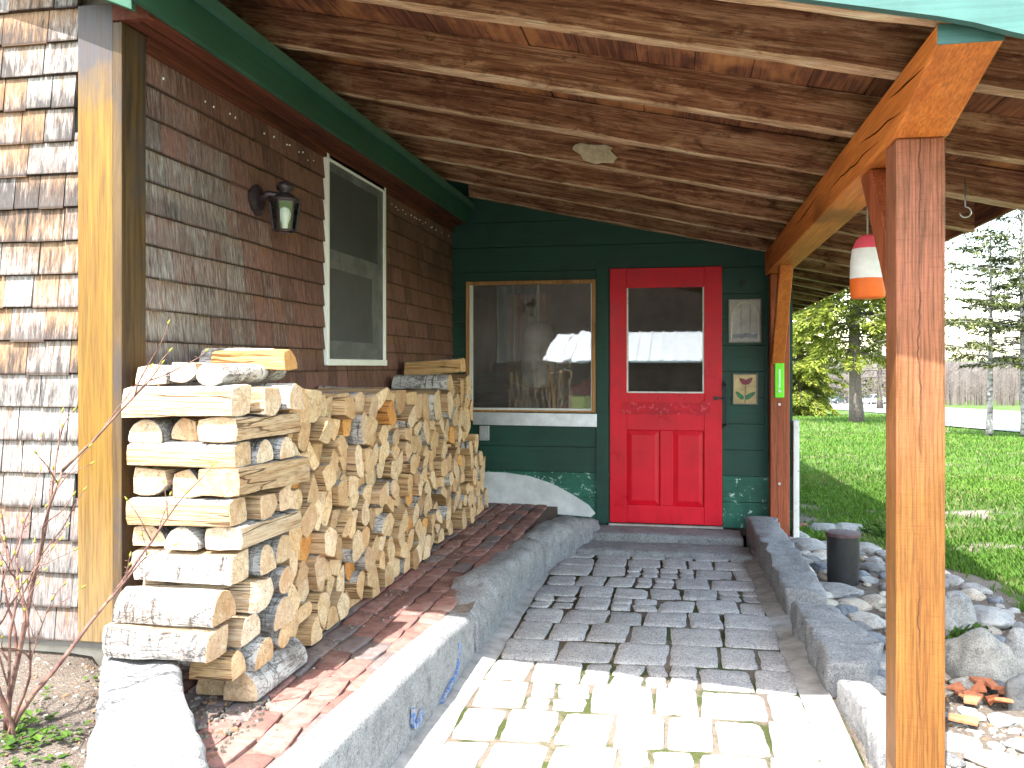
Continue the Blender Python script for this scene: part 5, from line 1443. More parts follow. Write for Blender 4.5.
for i, p in enumerate(pts):
    poly = [(SY0, BRZ + 0.004), (SY1 if p[1] > 0.66 or p[0] < SY1 else LOWEND, BRZ + 0.004), (SY1 if p[1] > 0.66 or p[0] < SY1 else LOWEND, 1.5), (SY0, 1.5)]
    if p[0] < SY1 and p[1] < 0.66: poly = [(SY0, BRZ + 0.004), (LOWEND, BRZ + 0.004), (LOWEND, 1.5), (SY0, 1.5)]
    poly = clip(poly, p[0], stack_top(min(p[0], SY1)) + U(-0.01, 0.02), nz(p[0] * 8, 2) * 0.5, 1)
    if p[0] > SY1 - 0.02: poly = clip(poly, 0, 0.70, 0, 1)
    for j, q in enumerate(pts):
        if i == j: continue
        dx, dz = q[0] - p[0], q[1] - p[1]
        if dx * dx + dz * dz > 0.16: continue
        poly = clip(poly, p[0] + dx / 2, p[1] + dz / 2, dx, dz)
        if len(poly) < 3: break
    if len(poly) >= 3 and area(poly) > 0.0018: cells.append(poly)
SG = 'split firewood stacked along the shingled wall'
def shape_words(n, bark, tint):
    pass
cells.sort(key=lambda q: sum(v[0] for v in q) / len(q))
far_logs = []
for ci_, poly in enumerate(cells):
    # drop near-duplicate corners
    q = []
    for p in poly:
        if not q or math.hypot(p[0] - q[-1][0], p[1] - q[-1][1]) > 0.014: q.append(p)
    if len(q) > 3 and math.hypot(q[0][0] - q[-1][0], q[0][1] - q[-1][1]) < 0.016: q.pop()
    poly = q
    if len(poly) < 3: continue
    # wedges: now and then cut a corner off a many-sided cell
    if len(poly) >= 6 and rnd() < 0.5:
        k = random.randrange(len(poly)); poly = poly[:k] + poly[k + 1:]
    n = len(poly); cx = sum(p[0] for p in poly) / n; cz = sum(p[1] for p in poly) / n
    sh = U(0.92, 1.0)
    poly = [(cx + (p[0] - cx) * sh, cz + (p[1] - cz) * sh) for p in poly]
    flags = [False] * n
    u = rnd()
    if u < 0.88:
        k = random.randrange(n); flags[k] = True
        if rnd() < 0.5: flags[(k + 1) % n] = True
    face = -1.45 - 0.03 * sm(4, 6.3, cx) + U(-0.06, 0.03)
    L = min(U(0.37, 0.41), face + 1.842)
    c = rnd(); tint = None; lab = 'split birch log, its pale end among the many in the wood pile along the wall'
    o_ = make_log('x', poly, flags, face - L, face, lab, SG, tint, 3, tilt=U(-0.03, 0.03))
    if ci_ >= 262: far_logs.append(o_)

if far_logs:            # past three hundred logs in view: the farthest, smallest ones become one mass
    mb = MB(); base = Vector((-1.65, 6.2, BRZ)); tints = []
    for o_ in far_logs:
        k0 = len(mb.v)
        mb.v += [tuple(v.co + o_.location) for v in o_.data.vertices]
        for f in o_.data.polygons:
            mb.f.append([k0 + i for i in f.vertices]); mb.mi.append(f.material_index); mb.c.append((0.5, 0.5, 0.5))
        me = o_.data; bpy.data.objects.remove(o_); bpy.data.meshes.remove(me); LOGS -= 1
    m_ = mb.build('far_firewood', [M['split_x'], M['bark_x'], M['end']], loc=base)
    m_.color = (0.97, 0.93, 0.88, 1)
    tag(m_, 'mass of small log ends at the far end of the wood pile by the green wall', 'firewood', kind='stuff')
# criss-cross end tower
def sect(kind, w_, h):
    if kind == 'half': # flat below, bark dome above
        P = [(-w_ / 2, 0), (w_ / 2, 0), (w_ * 0.46, h * 0.45), (w_ * 0.26, h * 0.88), (-w_ * 0.05, h), (-w_ * 0.32, h * 0.82), (-w_ * 0.48, h * 0.4)]
        F = [False] + [True] * 6
    elif kind == 'round':
        P = [(w_ / 2 * math.cos(2 * math.pi * k / 9), h / 2 + h / 2 * math.sin(2 * math.pi * k / 9)) for k in range(9)]; F = [True] * 9
    elif kind == 'wedge':
        P = [(-w_ / 2, 0), (w_ / 2, h * 0.08), (w_ * 0.40, h * 0.62), (w_ * 0.05, h), (-w_ * 0.42, h * 0.86)]; F = [False, True, True, False, False]
    elif kind == 'quarter':
        P = [(-w_ / 2, h * 0.05), (w_ * 0.1, 0), (w_ / 2, h * 0.42), (w_ * 0.42, h * 0.9), (-w_ * 0.45, h)]; F = [True, True, False, False, False]
    elif kind == 'barkslab':
        P = [(-w_ / 2, 0.03 * h), (w_ / 2, 0), (w_ * 0.46, h), (-w_ * 0.46, h * 0.95)]; F = [False, False, False, True]
    elif kind == 'slab':
        P = [(-w_ / 2, 0), (w_ / 2, 0.04 * h), (w_ * 0.48, h), (-w_ * 0.49, h * 0.94)]; F = [False, False, True, False]
    return [(p[0], p[1]) for p in P], F
TG = 'criss-crossed birch logs at the near end of the wood pile'
def tlog(axis, kind, a, z, w_, h, s0, s1, label, tint=None, flip=False, yaw=0.0, tilt=0.0, group=TG, bulge=0.05):
    if axis == 'x': s0, s1 = max(s0 + 0.045, -1.80), s1 + 0.045
    else: a += 0.045
    P, F = sect(kind, w_, h)
    if flip: P = [(-p[0], p[1]) for p in P][::-1]; F = [F[(len(F) - 2 - i) % len(F)] for i in range(len(F))]
    P = [(a + p[0], z + p[1]) for p in P]
    return make_log(axis, P, F, s0, s1, label, group, tint, 3, tilt, bulge, 0.06, yaw)
PALE_T = (1.0, 0.96, 0.9)
mid_lab = 'birch log hidden between others inside the criss-crossed end of the wood pile'
TX0, TX1, TY0, TY1 = -1.835, -1.43, 2.575, 3.02
# footing logs on the bricks
tlog('y', 'wedge', -1.475, 0.235, 0.13, 0.10, 2.66, 3.05, 'split log lying lowest of all on the bricks, at the near corner of the pile')
tlog('y', 'half', -1.60, 0.235, 0.12, 0.095, 2.70, 3.05, 'half-round log low beside the granite slab under the criss-crossed end')
tlog('x', 'half', 2.74, 0.335, 0.13, 0.095, -1.84, -1.425, 'dark barked log just above the bricks near the granite slab', (0.8, 0.75, 0.7))
tlog('x', 'round', 2.92, 0.333, 0.11, 0.10, -1.83, -1.44, 'round log just above the bricks, second back from the granite slab')
tlog('x', 'wedge', 2.61, 0.335, 0.10, 0.092, -1.60, -1.455, 'short log end beside the granite slab at the foot of the pile')
LAY = [
 # z, h, axis, list of (kind, offset, width, s0, s1, flip, label)
 (0.430, 0.104, 'x', [('barkslab', 2.50, 0.135, -1.815, -1.475, 0, 'bleached slab of split birch resting on the granite slab, bottom of the criss-crossed end'),
                      ('wedge', 2.68, 0.14, -1.83, -1.44, 0, 'thick split log behind the lowest bleached slab'), ('half', 2.88, 0.15, -1.83, -1.42, 0, 'half-round log low in the end tower, next to the packed log ends')]),
 (0.536, 0.102, 'x', [('half', 2.535, 0.145, -1.815, -1.455, 0, 'white barked half-round log with dark cracks, second from the bottom of the end tower'),
                      ('quarter', 2.72, 0.15, -1.83, -1.43, 0, 'split log behind the white barked half-round one'), ('round', 2.90, 0.12, -1.83, -1.43, 1, 'round log behind the white barked half-round one, near the packed ends')]),
 (0.640, 0.104, 'x', [('barkslab', 2.64, 0.115, -1.82, -1.46, 0, 'split log with ragged white side, third from the bottom of the end tower'),
                      ('half', 2.79, 0.12, -1.83, -1.43, 0, 'round-topped log end, third layer up in the end tower'), ('wedge', 2.93, 0.13, -1.83, -1.44, 1, 'grey barked log end, third layer up beside the packed stack')]),
 (0.748, 0.076, 'y', [('wedge', -1.77, 0.13, 2.60, 3.0, 0, 'flat white log end facing out, leftmost in the thin layer halfway down the tower'),
                      ('half', -1.64, 0.12, 2.58, 3.0, 0, 'flat white log end facing out, middle of the thin layer halfway down the tower'), ('slab', -1.495, 0.13, 2.59, 3.03, 0, 'barked log pointing along the walk in the thin layer of the tower')]),
 (0.826, 0.088, 'x', [('slab', 2.625, 0.115, -1.835, -1.47, 0, 'light split log across the tower with brown streaks, above the thin layer'),
                      ('quarter', 2.78, 0.13, -1.83, -1.43, 0, 'pale log end above the thin layer, middle of the tower side'), ('wedge', 2.93, 0.13, -1.83, -1.43, 0, 'pale log end above the thin layer, next to the packed stack')]),
 (0.916, 0.098, 'y', [('quarter', -1.765, 0.13, 2.60, 3.0, 0, 'yellowish split log end facing out beside the dark corner board'),
                      ('wedge', -1.645, 0.11, 2.61, 3.0, 0, 'triangular white log end in the middle of the tower front'), ('slab', -1.50, 0.15, 2.585, 3.07, 0, 'long yellow split log pointing along the walk, lowest of three such in the tower')]),
 (1.016, 0.082, 'x', [('slab', 2.63, 0.11, -1.83, -1.455, 0, 'split log across the tower with three shadowed notches'),
                      ('half', 2.77, 0.12, -1.83, -1.43, 0, 'rounded pale log end in the upper half of the tower side'), ('half', 2.91, 0.12, -1.83, -1.43, 0, 'rounded log end beside the packed stack, upper half of the tower')]),
 (1.100, 0.080, 'y', [('half', -1.775, 0.125, 2.60, 3.0, 0, 'round-topped birch log end with curling bark, left in the upper tower'),
                      ('wedge', -1.645, 0.10, 2.61, 3.0, 1, 'narrow split log end between two others in the upper tower'), ('slab', -1.505, 0.14, 2.59, 3.02, 0, 'tan split log pointing along the walk under the big top slab')]),
 (1.182, 0.104, 'x', [('slab', 2.625, 0.13, -1.84, -1.45, 0, 'big smooth white slab across the top of the tower'),
                      ('quarter', 2.79, 0.13, -1.83, -1.43, 0, 'grey barked log end behind the big top slab'), ('wedge', 2.93, 0.13, -1.83, -1.41, 1, 'pale log end behind the big top slab beside the packed stack')]),
 (1.288, 0.072, 'y', [('wedge', -1.775, 0.12, 2.60, 3.0, 0, 'wedge log end on top of the tower, beside the corner board'),
                      ('quarter', -1.66, 0.10, 2.61, 3.0, 0, 'small log end on top of the tower between wedge and birch pole'), ('round', -1.545, 0.10, 2.585, 3.05, 0, 'white birch pole with peeling bark on top of the tower')]),
]
for (z, h, ax, items) in LAY:
    for (kind, off, w_, s0, s1, fl, lab) in items:
        tlog(ax, kind, off, z + U(0, 0.003), w_, h * U(0.95, 1.0), s0 + U(-0.008, 0.008), s1 + U(-0.012, 0.012), lab, random.choice([(0.98, 1.02, 1.18), (0.92, 1.0, 1.28), (0.86, 0.88, 0.95), (0.80, 0.80, 0.84)]), bool(fl), yaw=U(-0.06, 0.06) if ax == 'y' else U(-0.035, 0.035), tilt=U(-0.025, 0.025))
LG = 'loose logs lying on top of the wood pile'
tlog('x', 'wedge', 2.93, 1.335, 0.11, 0.075, -1.71, -1.425, 'orange tan split log lying on top where tower and stack meet', (1.0, 0.84, 0.62), group=LG)
tlog('x', 'half', 3.08, 1.325, 0.13, 0.095, -1.84, -1.56, 'grey barked log lying on top of the pile against the shingles', (0.85, 0.8, 0.75), group=LG)
tlog('x', 'half', 5.36, 1.205, 0.15, 0.09, -1.845, -1.48, 'grey barked half log lying on the stack below the window', (0.8, 0.75, 0.72), group=LG)
tlog('x', 'slab', 5.60, 1.295, 0.14, 0.095, -1.84, -1.455, 'pale split log lying highest on the pile near the green wall', (1.0, 0.9, 0.75), group=LG, tilt=0.06)
print('LOGS', LOGS)

# ------------------------------------------------------------------ bare thorny shrub and weeds by the house corner
def shrub():
    root = empty('thorny_shrub', (-1.76, 2.05, 0.35), 'bare thorny rose shrub with tiny yellow buds in front of the shingles', 'shrub')
    b, buds = MB(), MB()
    def grow(p, d, L, r, depth):
        n = 7; pts = [Vector(p)]; dd = Vector(d).normalized()
        for i in range(n):
            dd = (dd + Vector((U(-1, 1), U(-1, 1), U(-0.7, 1))) * 0.16).normalized()
            pts.append(pts[-1] + dd * L / n)
        b.tube(pts, [r * (1 - 0.65 * i / n) for i in range(n + 1)], 6, jit=0.12)
        for i in range(1, n):
            if rnd() < 0.6:
                q = pts[i]; t = Vector((U(-1, 1), U(-1, 1), U(-0.2, 1))).normalized() * U(0.006, 0.014)
                b.tube([q, q + t], [r * 0.45, 0.0006], 4)
        if depth > 0:
            for i in range(2, n + 1):
                if rnd() < (0.55 if depth > 1 else 0.6):
                    sd_ = (dd + Vector((U(-1, 1), U(-1, 1), U(-0.5, 1.0))) * 0.9).normalized()
                    grow(pts[i], sd_, L * U(0.3, 0.6), r * 0.5, depth - 1)
        if depth <= 1:
            e = pts[-1]; buds.tube([e, e + dd * 0.006, e + dd * 0.016], [0.0018, 0.0032, 0.0006], 5)
    base = Vector((-1.76, 2.05, 0.34))
    for (dx, dy, dz, L, r) in ((0.04, 0.02, 1.0, 0.74, 0.0095), (0.30, 0.10, 0.82, 0.50, 0.010), (-0.25, 0.05, 0.9, 0.6, 0.008), (0.22, -0.05, 0.5, 0.42, 0.006), (-0.05, -0.1, 0.8, 0.45, 0.006), (0.14, 0.02, 0.75, 0.5, 0.006)):
        grow(base + Vector((U(-0.06, 0.04), U(-0.04, 0.04), 0)), (dx, dy, dz), L, r, 2)
    M['bud'] = simple('yellow_green_bud', (0.22, 0.20, 0.03), 0.6, 0.2)
    k0 = len(b.v); b.v += buds.v; b.f += [[k0 + i for i in f] for f in buds.f]; b.mi += [1] * len(buds.f); b.c += buds.c
    b.build('stems', [M['twig'], M['bud']], parent=root, smooth=True)
random.seed(21); shrub()
def leaves(mb, x, y, z, n, R, size, up=0.5):
    for _ in range(n):
        a = U(0, 6.28); d = Vector((math.cos(a), math.sin(a), U(0.1, 1) * up)).normalized()
        p = Vector((x, y, z)) + Vector((U(-R, R), U(-R, R), U(0, R * 0.6)))
        w_ = d.cross(Vector((0, 0, 1))).normalized() * size * 0.38; L = d * size * U(0.7, 1.2); lift = Vector((0, 0, size * 0.12))
        mb.add([p, p + L * 0.45 + w_ + lift, p + L, p + L * 0.45 - w_ + lift], [(0, 1, 2, 3)], 0, (rnd(), rnd() * 0.8, 0))
wd = MB()
for _ in range(34):
    x, y = on_z(U(-10, 95) * (0.35 + 0.65 * rnd()), U(715, 790), 0.36)
    if x < -1.80 + (2.5 - y) * 0.72 - 0.04: leaves(wd, x, y, gz(x, y), random.randint(3, 9), 0.028, U(0.018, 0.034))
for _ in range(5):
    x, y = on_z(U(40, 95), U(668, 700), 0.36)
    leaves(wd, x, y, gz(x, y), 3, 0.02, 0.02)
for (px, py) in ((957, 645), (972, 640), (950, 650), (868, 535), (872, 530), (880, 537)):
    x, y = on_ground(px, py); leaves(wd, x, y, gz(x, y) + 0.01, 26, 0.05, 0.05, 1.4)
tag(wd.build('weeds', M['weed']), 'low green weeds coming up in the bare earth and between the stones', 'weeds', kind='stuff')
# small chips, twigs and litter in the stone bed and on the bare earth
ch = MB()
def chip(x, y, z, s, tone):
    a = U(0, 6.28); ca, sa = math.cos(a), math.sin(a); l, w_, h = s * U(0.7, 1.6), s * U(0.4, 0.9), s * U(0.2, 0.6)
    P = [(-l, -w_, 0), (l * U(0.6, 1), -w_ * U(0.5, 1), 0), (l, w_, 0), (-l * U(0.5, 1), w_, 0)]
    P = [(x + p[0] * ca - p[1] * sa, y + p[0] * sa + p[1] * ca) for p in P]
    cx, cy = x, y
    vs_ = [(p[0], p[1], z - 0.004) for p in P] + [(cx + (p[0] - cx) * 0.75, cy + (p[1] - cy) * 0.75, z + h * U(0.7, 1.2)) for p in P]
    ch.hexa(vs_, 0, (tone, rnd(), 0))
for _ in range(5200):
    x, y = U(0.66, 2.1), 2.0 + 5.2 * rnd() ** 1.3
    if lawn(x, y) > 0.6: continue
    chip(x, y, gz(x, y), U(0.003, 0.010), rnd() * (0.65 if y > 3.4 else 1.0))
for _ in range(900):
    x, y = U(0.8, 1.9), U(2.2, 3.5)
    chip(x, y, gz(x, y), U(0.008, 0.022), U(0.5, 1))
for _ in range(1600):
    x, y = U(-2.6, -1.2), U(1.5, 2.6)
    if x > -1.70 + (2.5 - y) * 0.72 - 0.12: continue
    chip(x, y, gz(x, y), U(0.002, 0.008), rnd())
for _ in range(350):
    y = U(1.9, 6.5); x = -1.415 + abs(random.gauss(0, 0.07))
    chip(x, y, BRZ + 0.004, U(0.002, 0.005), U(0.1, 0.6))
for _ in range(350):
    x, y = U(-1.66, -1.30), U(2.0, 2.7)
    chip(x, y, BRZ + 0.004, U(0.003, 0.010), U(0.0, 0.5))
tag(ch.build('stone_chips', M['chips']), 'small stone chips and litter between the field stones and on the bare earth', 'chips', kind='stuff')
# moss and seedlings in the joints of the walk
ms = MB()
for _ in range(900):
    x, y = U(-0.82, 0.5), 2.6 + 3.4 * rnd() ** 1.5
    if nz(x * 3.5, y * 3.5, 7.0) < 0.12: continue
    leaves(ms, x, y, -0.014, 2, 0.012, U(0.006, 0.012), 0.6)
tag(ms.build('joint_moss', M['weed']), 'green moss specks in the joints of the cobbled walk', 'moss', kind='stuff')

# ------------------------------------------------------------------ grass
def grass_field():
    rng = np.random.default_rng(5)
    V, C = [], []
    zones = [(0.9, 4.6, 3.2, 7.5, 80000, 0.036), (1.0, 6.5, 7.5, 13, 60000, 0.045), (1.0, 14, 13, 28, 45000, 0.06), (1.0, 24, 28, 55, 20000, 0.09)]
    for (x0, x1, y0, y1, n, hgt) in zones:
        for _ in range(n):
            x, y = x0 + (x1 - x0) * rnd(), y0 + (y1 - y0) * rnd()
            t = x / y
            if t > 0.47 or t < 0.08: continue
            zc_ = -x * ST + y * CT
            if zc_ > 15:
                px_ = CX + FPX * (x * CT + y * ST) / zc_; py_ = HY + FPX * (CAM_H - gz(x, y)) / zc_
                nb = [q for q in range(len(near) - 1) if near[q + 1][0] <= px_ <= near[q][0]]
                if nb:
                    q = nb[0]; e0, e1 = near[q + 1], near[q]
                    if py_ < e0[1] + (e1[1] - e0[1]) * (px_ - e0[0]) / (e1[0] - e0[0]) + 0.6: continue
            lw = lawn(x, y)
            if lw < 0.45 + 0.5 * rnd(): continue
            patch = nz(x * 0.9, y * 0.7, 2.0) + 0.4 * nz(x * 3, y * 3, 9.0)
            if y < 14 and rnd() < 0.96 * bare(x, y): continue
            if y < 10 and patch > 0.22 and rnd() < 0.6: continue
            a = U(0, 6.283); h = hgt * U(0.5, 1.3) * (1.25 if lw < 0.98 else 1.0); w_ = 0.0028 * (1 + y / 6)
            z = gz(x, y); lx_, ly_ = math.cos(a), math.sin(a); b = h * U(0.2, 0.8)
            V.append(((x - ly_ * w_, y + lx_ * w_, z - 0.005), (x + ly_ * w_, y - lx_ * w_, z - 0.005), (x + lx_ * b * 0.35 + ly_ * w_ * 0.7, y + ly_ * b * 0.35 - lx_ * w_ * 0.7, z + h * 0.6), (x + lx_ * b, y + ly_ * b, z + h)))
            C.append((min(1, max(0, 0.45 + 0.4 * nz(x * 0.6, y * 0.5, 5.0) + U(-0.3, 0.3))), rnd() * (0.82 if patch < 0.10 else 1.0), 0))
    mb = MB()
    for v, c in zip(V, C): mb.add(v, [(0, 1, 2), (0, 2, 3)], 0, c)
    return mb
tag(grass_field().build('grass', M['grass']), 'fresh green spring grass of the lawn beyond the stone bed', 'grass', kind='stuff')

# ------------------------------------------------------------------ trees
def conifer(name, x, y, h, clear, spread, label, leaf, bark, tr=0.2, whorl=0.45, per=5, sprays=46, size=0.28, droop=0.35, rise=0.25, seed=1, stubs=0.0, shape=0.8, group='trees beyond the lawn'):
    random.seed(seed)
    z0 = gz(x, y) - 0.1
    root = empty(name, (x, y, z0), label, 'tree', group)
    t, f = MB(), MB()
    n = 14; ph = U(0, 6)
    def ax_(z): return Vector((x + 0.04 * h / 10 * math.sin(z * 0.6 + ph), y + 0.04 * h / 10 * math.cos(z * 0.5 + ph), z0 + z))
    t.tube([ax_(h * i / n) for i in range(n + 1)], [tr * (1.25 if i == 0 else 1) * (1 - 0.93 * i / n) + 0.008 for i in range(n + 1)], 10, jit=0.06)
    z = clear
    while z < h - 0.15:
        k = per if rnd() < 0.8 else per - 1
        a0 = U(0, 6.28)
        for j in range(k):
            a = a0 + 6.283 * j / k + U(-0.4, 0.4)
            fz = (z - clear) / (h - clear)
            L = spread * ((1 - fz) ** shape) * U(0.6, 1.12) * (0.65 + 0.35 * min(1, fz / 0.12)) + 0.15
            zz = z + U(-whorl, whorl) * 0.45
            dv = Vector((math.cos(a), math.sin(a), 0)); p0 = ax_(zz)
            rs_ = rise * U(0.6, 1.4) * (0.4 + fz); dr_ = droop * U(0.7, 1.3) * (1 - fz * 0.6)
            def bp_(s): return p0 + dv * (L * s) + Vector((0, 0, L * (rs_ * s - dr_ * s * s)))
            t.tube([bp_(0), bp_(0.4), bp_(0.75), bp_(1.0)], [tr * 0.14 * (1 - fz) + 0.012, tr * 0.10 * (1 - fz) + 0.008, 0.007, 0.003], 4, cap=False)
            if rnd() < stubs: continue
            ns = max(4, int(sprays * L / spread))
            side = Vector((-dv.y, dv.x, 0))
            tone = U(0, 0.45)
            for q in range(ns):
                s = 0.18 + 0.84 * rnd() ** 0.8
                off = U(-1, 1) * L * 0.32 * (1.08 - s) ** 0.7
                p = bp_(min(s, 1.03)) + side * off + Vector((0, 0, -abs(off) * 0.25 + U(-0.10, 0.05) * size * 2))
                d = (dv * U(0.3, 1) + side * (1 if off > 0 else -1) * U(0.1, 0.9) + Vector((0, 0, U(-0.55, 0.25)))).normalized()
                w_ = d.cross(Vector((U(-0.4, 0.4), U(-0.4, 0.4), 1))).normalized() * size * U(0.11, 0.20)
                ln = d * size * U(0.7, 1.4)
                sag = Vector((0, 0, -size * U(0.05, 0.3)))
                f.add([p, p + ln * 0.5 + w_, p + ln + sag, p + ln * 0.5 - w_], [(0, 1, 2, 3)], 0, (min(1, tone + U(0, 0.6) + 0.2 * s), rnd(), 0))
        z += whorl * U(0.75, 1.25)
    t.build('trunk', M[bark], parent=root, smooth=True)
    f.build('crown', M[leaf], parent=root)
    return root
def at(px, py): return on_ground(px, py)
x, y = at(856, 422.5)
conifer('spruce_tree', x, y, 17, 3.2, 3.6, 'tall spruce with a bare grey lower trunk standing in the lawn', 'needle', 'trunk', 0.27, 0.5, 7, 330, 0.28, 0.42, 0.2, 11)
x, y = at(800, 416)
conifer('spruce_tree', x, y, 13, 0.15, 2.4, 'dense yellow-green spruce branching down to the grass by the porch', 'needle', 'trunk', 0.2, 0.36, 8, 330, 0.26, 0.45, 0.15, 12)
x, y = at(752, 414)
conifer('spruce_tree', x, y, 15, 0.3, 3.0, 'spruce mostly hidden behind the red brown far post', 'needle', 'trunk', 0.2, 0.42, 6, 120, 0.34, 0.45, 0.15, 13)
x, y = at(925, 427)
conifer('fir_tree', x, y, 12, 3.0, 3.2, 'dark green fir hidden behind the big post, branches showing beside it', 'needle_dark', 'trunk', 0.18, 0.5, 5, 70, 0.22, 0.3, 0.3, 14, 0.15)
x, y = at(990, 437)
conifer('fir_tree', x, y, 5.8, 2.3, 1.9, 'thin young fir with a pale blotched trunk, right of the big post', 'needle_dark', 'paletrunk', 0.085, 0.24, 6, 130, 0.15, 0.12, 0.35, 15, 0.42, 0.6)
x, y = at(1023, 438)
conifer('fir_tree', x, y, 9.0, 2.2, 2.0, 'taller thin fir with a pale trunk at the edge of the view', 'needle_dark', 'paletrunk', 0.085, 0.26, 6, 140, 0.16, 0.15, 0.35, 16, 0.35, 0.6)
x, y = at(880, 409)
conifer('spruce_tree', x, y, 16, 2.0, 4.0, 'far grey-green spruce seen between the lone trunk and the big post', 'needle_dark', 'trunk', 0.25, 0.6, 5, 40, 0.45, 0.35, 0.25, 17, 0.1)
x, y = at(826, 408)
conifer('spruce_tree', x, y, 14, 1.5, 3.4, 'far spruce behind the dense yellow-green one', 'needle_dark', 'trunk', 0.2, 0.6, 5, 40, 0.45, 0.35, 0.25, 18, 0.1)
random.seed(99)
# leafless forest on the far slope
fo = MB()
for _ in range(4200):
    x, y = U(0, 110), U(135, 200)
    if x / y < 0.05 or x / y > 0.55: continue
    z = gz(x, y); h = U(5.0, 11.0) * (0.82 + 0.45 * nz(x * 0.12, y * 0.05)); r_ = U(0.025, 0.07)
    c = (min(1, max(0, U(0.2, 1))), rnd(), 0)
    lean = U(-0.4, 0.4)
    fo.add([(x - r_, y, z), (x + r_, y, z), (x, y + r_, z), (x + lean, y, z + h)], [(0, 1, 3), (1, 2, 3), (2, 0, 3)], 0, c)
    for k in range(22):
        s = U(0.25, 1.0); bx = x + lean * s; bz = z + h * s; L = U(0.6, 1.8) * (1.1 - s); a = U(0, 6.28)
        e = (bx + math.cos(a) * L, y + math.sin(a) * L, bz + L * U(0.6, 1.5))
        fo.add([(bx, y, bz - 0.05), (bx, y, bz + 0.06), e], [(0, 1, 2)], 0, (min(1, c[0] + 0.1), rnd() * 0.8, 0))
tag(fo.build('bare_forest', M['bare']), 'leafless grey forest on the slope beyond the road', 'forest', kind='stuff')
M['brush'] = simple('grey_brown_underbrush', (0.10, 0.09, 0.082), 0.95, 0.05, 0, 0.45, 0.6)
hl = MB(); nX, nY = 60, 14
for j in range(nY + 1):
    for i in range(nX + 1):
        x, y = -60 + 240 * i / nX, 170 + 120 * j / nY
        hl.v.append((x, y, gz(x, 169) - 0.5 + 7.6 * sm(170, 205, y) + 1.4 * nz(x * 0.05, y * 0.06) * sm(172, 190, y)))
for j in range(nY):
    for i in range(nX):
        a = j * (nX + 1) + i; hl.f.append([a, a + 1, a + nX + 2, a + nX + 1]); hl.mi.append(0); hl.c.append((0.5, 0.5, 0.5))
tag(hl.build('hill', M['brush'], smooth=True), 'low brushy grey slope behind the leafless forest', kind='structure')

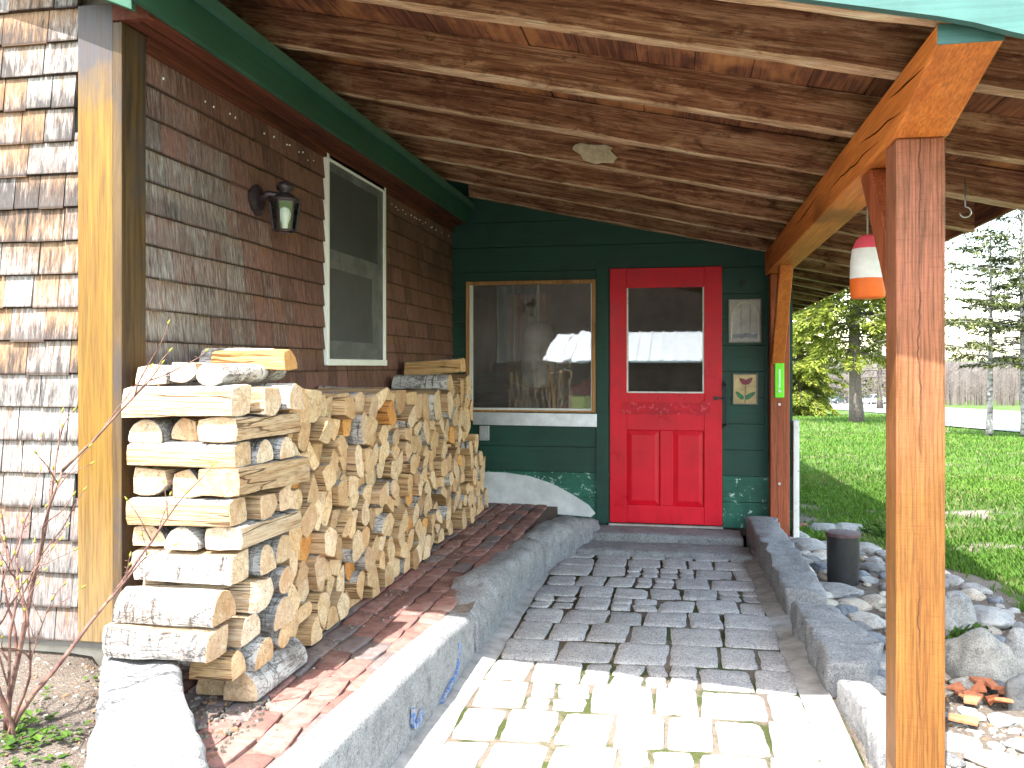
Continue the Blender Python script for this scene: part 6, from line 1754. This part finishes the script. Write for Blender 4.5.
# ------------------------------------------------------------------ two parked cars far off
M['silver'] = simple('silver_car_paint', (0.55, 0.56, 0.58), 0.25, 0.6, 0.3, 0.03)
M['bluegrey'] = simple('dark_blue_grey_car_paint', (0.09, 0.11, 0.15), 0.25, 0.6, 0.2, 0.03)
M['car_glass'] = simple('dark_car_glass', (0.02, 0.025, 0.03), 0.08, 0.6)
M['tyre'] = simple('black_tyre', (0.02, 0.02, 0.02), 0.85, 0.2)
M['lamp'] = simple('clear_headlamp', (0.75, 0.75, 0.75), 0.1, 0.6)
def car(px, py, ang, paint, label):
    x, y = on_ground(px, py); z = gz(x, y) + 0.06
    root = empty('parked_car', (x, y, z), label, 'car', 'cars parked by the road')
    R_ = Matrix.Rotation(ang, 4, 'Z')
    def T(p): v = R_ @ Vector(p); return (x + v.x, y + v.y, z + v.z)
    b = MB(); prof = [(-2.1, 0.32), (2.05, 0.30), (2.12, 0.55), (2.0, 0.78), (0.95, 0.92), (-1.9, 0.95), (-2.15, 0.8)]
    b.prism([T((p[0], -0.85, p[1])) for p in prof], R_ @ Vector((0, 1.7, 0)))
    cab = [(-1.85, 0.95), (0.95, 0.92), (0.25, 1.42), (-1.25, 1.47)]
    lo_, hi_ = [T((p[0], -0.80 if i < 2 else -0.62, p[1])) for i, p in enumerate(cab)], [T((p[0], 0.80 if i < 2 else 0.62, p[1])) for i, p in enumerate(cab)]
    b.add(lo_ + hi_, [(0, 1, 2, 3), (7, 6, 5, 4), (0, 4, 5, 1), (1, 5, 6, 2), (2, 6, 7, 3), (3, 7, 4, 0)])
    b.build('body', M[paint], parent=root, bevel=0.06)
    for nm, quad in (('windscreen', [(0.98, -0.68, 0.97), (0.98, 0.68, 0.97), (0.36, 0.55, 1.38), (0.36, -0.55, 1.38)]), ('rear_window', [(-1.87, 0.66, 1.0), (-1.87, -0.66, 1.0), (-1.36, -0.53, 1.40), (-1.36, 0.53, 1.40)]),
                     ('side_window', [(-1.55, -0.80, 1.0), (0.7, -0.80, 0.98), (0.2, -0.655, 1.38), (-1.2, -0.655, 1.40)]), ('side_window', [(0.7, 0.80, 0.98), (-1.55, 0.80, 1.0), (-1.2, 0.655, 1.40), (0.2, 0.655, 1.38)])):
        MB().prism([T(q) for q in quad], R_ @ Vector((0.015 if 'wind' in nm and 'side' not in nm and quad[0][0] > 0 else 0, 0.0, 0.02))).build(nm, M['car_glass'], parent=root)
    for sx in (-1.3, 1.35):
        for sy in (-0.88, 0.68):
            wm = MB(); wm.tube([T((sx, sy, 0.31)), T((sx, sy + 0.2, 0.31))], [0.31, 0.31], 18); wh = wm.build('wheel', M['tyre'], parent=root)
            rm_ = MB(); yy0 = sy - 0.006 if sy < 0 else sy + 0.2; rm_.tube([T((sx, yy0, 0.31)), T((sx, yy0 + 0.006, 0.31))], [0.19, 0.19], 14); rm_.build('rim', M['silver'], parent=wh)
    for sy in (-0.72, 0.46): MB().prism([T((2.10, sy, 0.58)), T((2.10, sy + 0.26, 0.58)), T((2.03, sy + 0.26, 0.72)), T((2.03, sy, 0.72))], R_ @ Vector((0.03, 0, 0))).build('headlight', M['lamp'], parent=root)
car(872, 404.6, math.radians(-140), 'silver', 'silver car parked by the road beyond the lone spruce trunk')
car(836, 404.2, math.radians(-125), 'bluegrey', 'dark blue-grey car parked left of the lone spruce trunk')

# ------------------------------------------------------------------ the barn across the yard, seen as a reflection in the door glass
barn = empty('barn', (1.5, -18, 0), 'brown board barn with a white metal lean-to roof across the yard', 'barn')
wl = MB(); wl.box(-4.3, 9.0, -15.2, -15.0, -0.1, 1.50); wl.box(-14.0, 9.0, -24, -20.3, -0.1, 4.9); wl.box(-4.3, 9.0, -20.29, -18.2, -0.1, 2.50); wl.build('board_wall', M['barn_wall'], parent=barn)
lr = MB(); lr.hexa([(-4.5, -18.2, 2.52), (9.2, -18.2, 2.52), (9.2, -14.7, 1.46), (-4.5, -14.7, 1.46), (-4.5, -18.2, 2.58), (9.2, -18.2, 2.58), (9.2, -14.7, 1.52), (-4.5, -14.7, 1.52)])
k = -4.4
while k < 9.2:
    lr.hexa([(k, -18.2, 2.581), (k + 0.05, -18.2, 2.581), (k + 0.05, -14.7, 1.521), (k, -14.7, 1.521), (k, -18.2, 2.62), (k + 0.05, -18.2, 2.62), (k + 0.05, -14.7, 1.56), (k, -14.7, 1.56)]); k += 0.42
lr.build('lean_to_roof', M['barn_roof'], parent=barn)
mr = MB(); mr.prism([(-14.4, -20.0, 4.85), (-14.4, -22.1, 6.7), (-14.4, -24.3, 4.85)], (23.8, 0, 0)); mr.build('main_roof', M['roofing'], parent=barn)
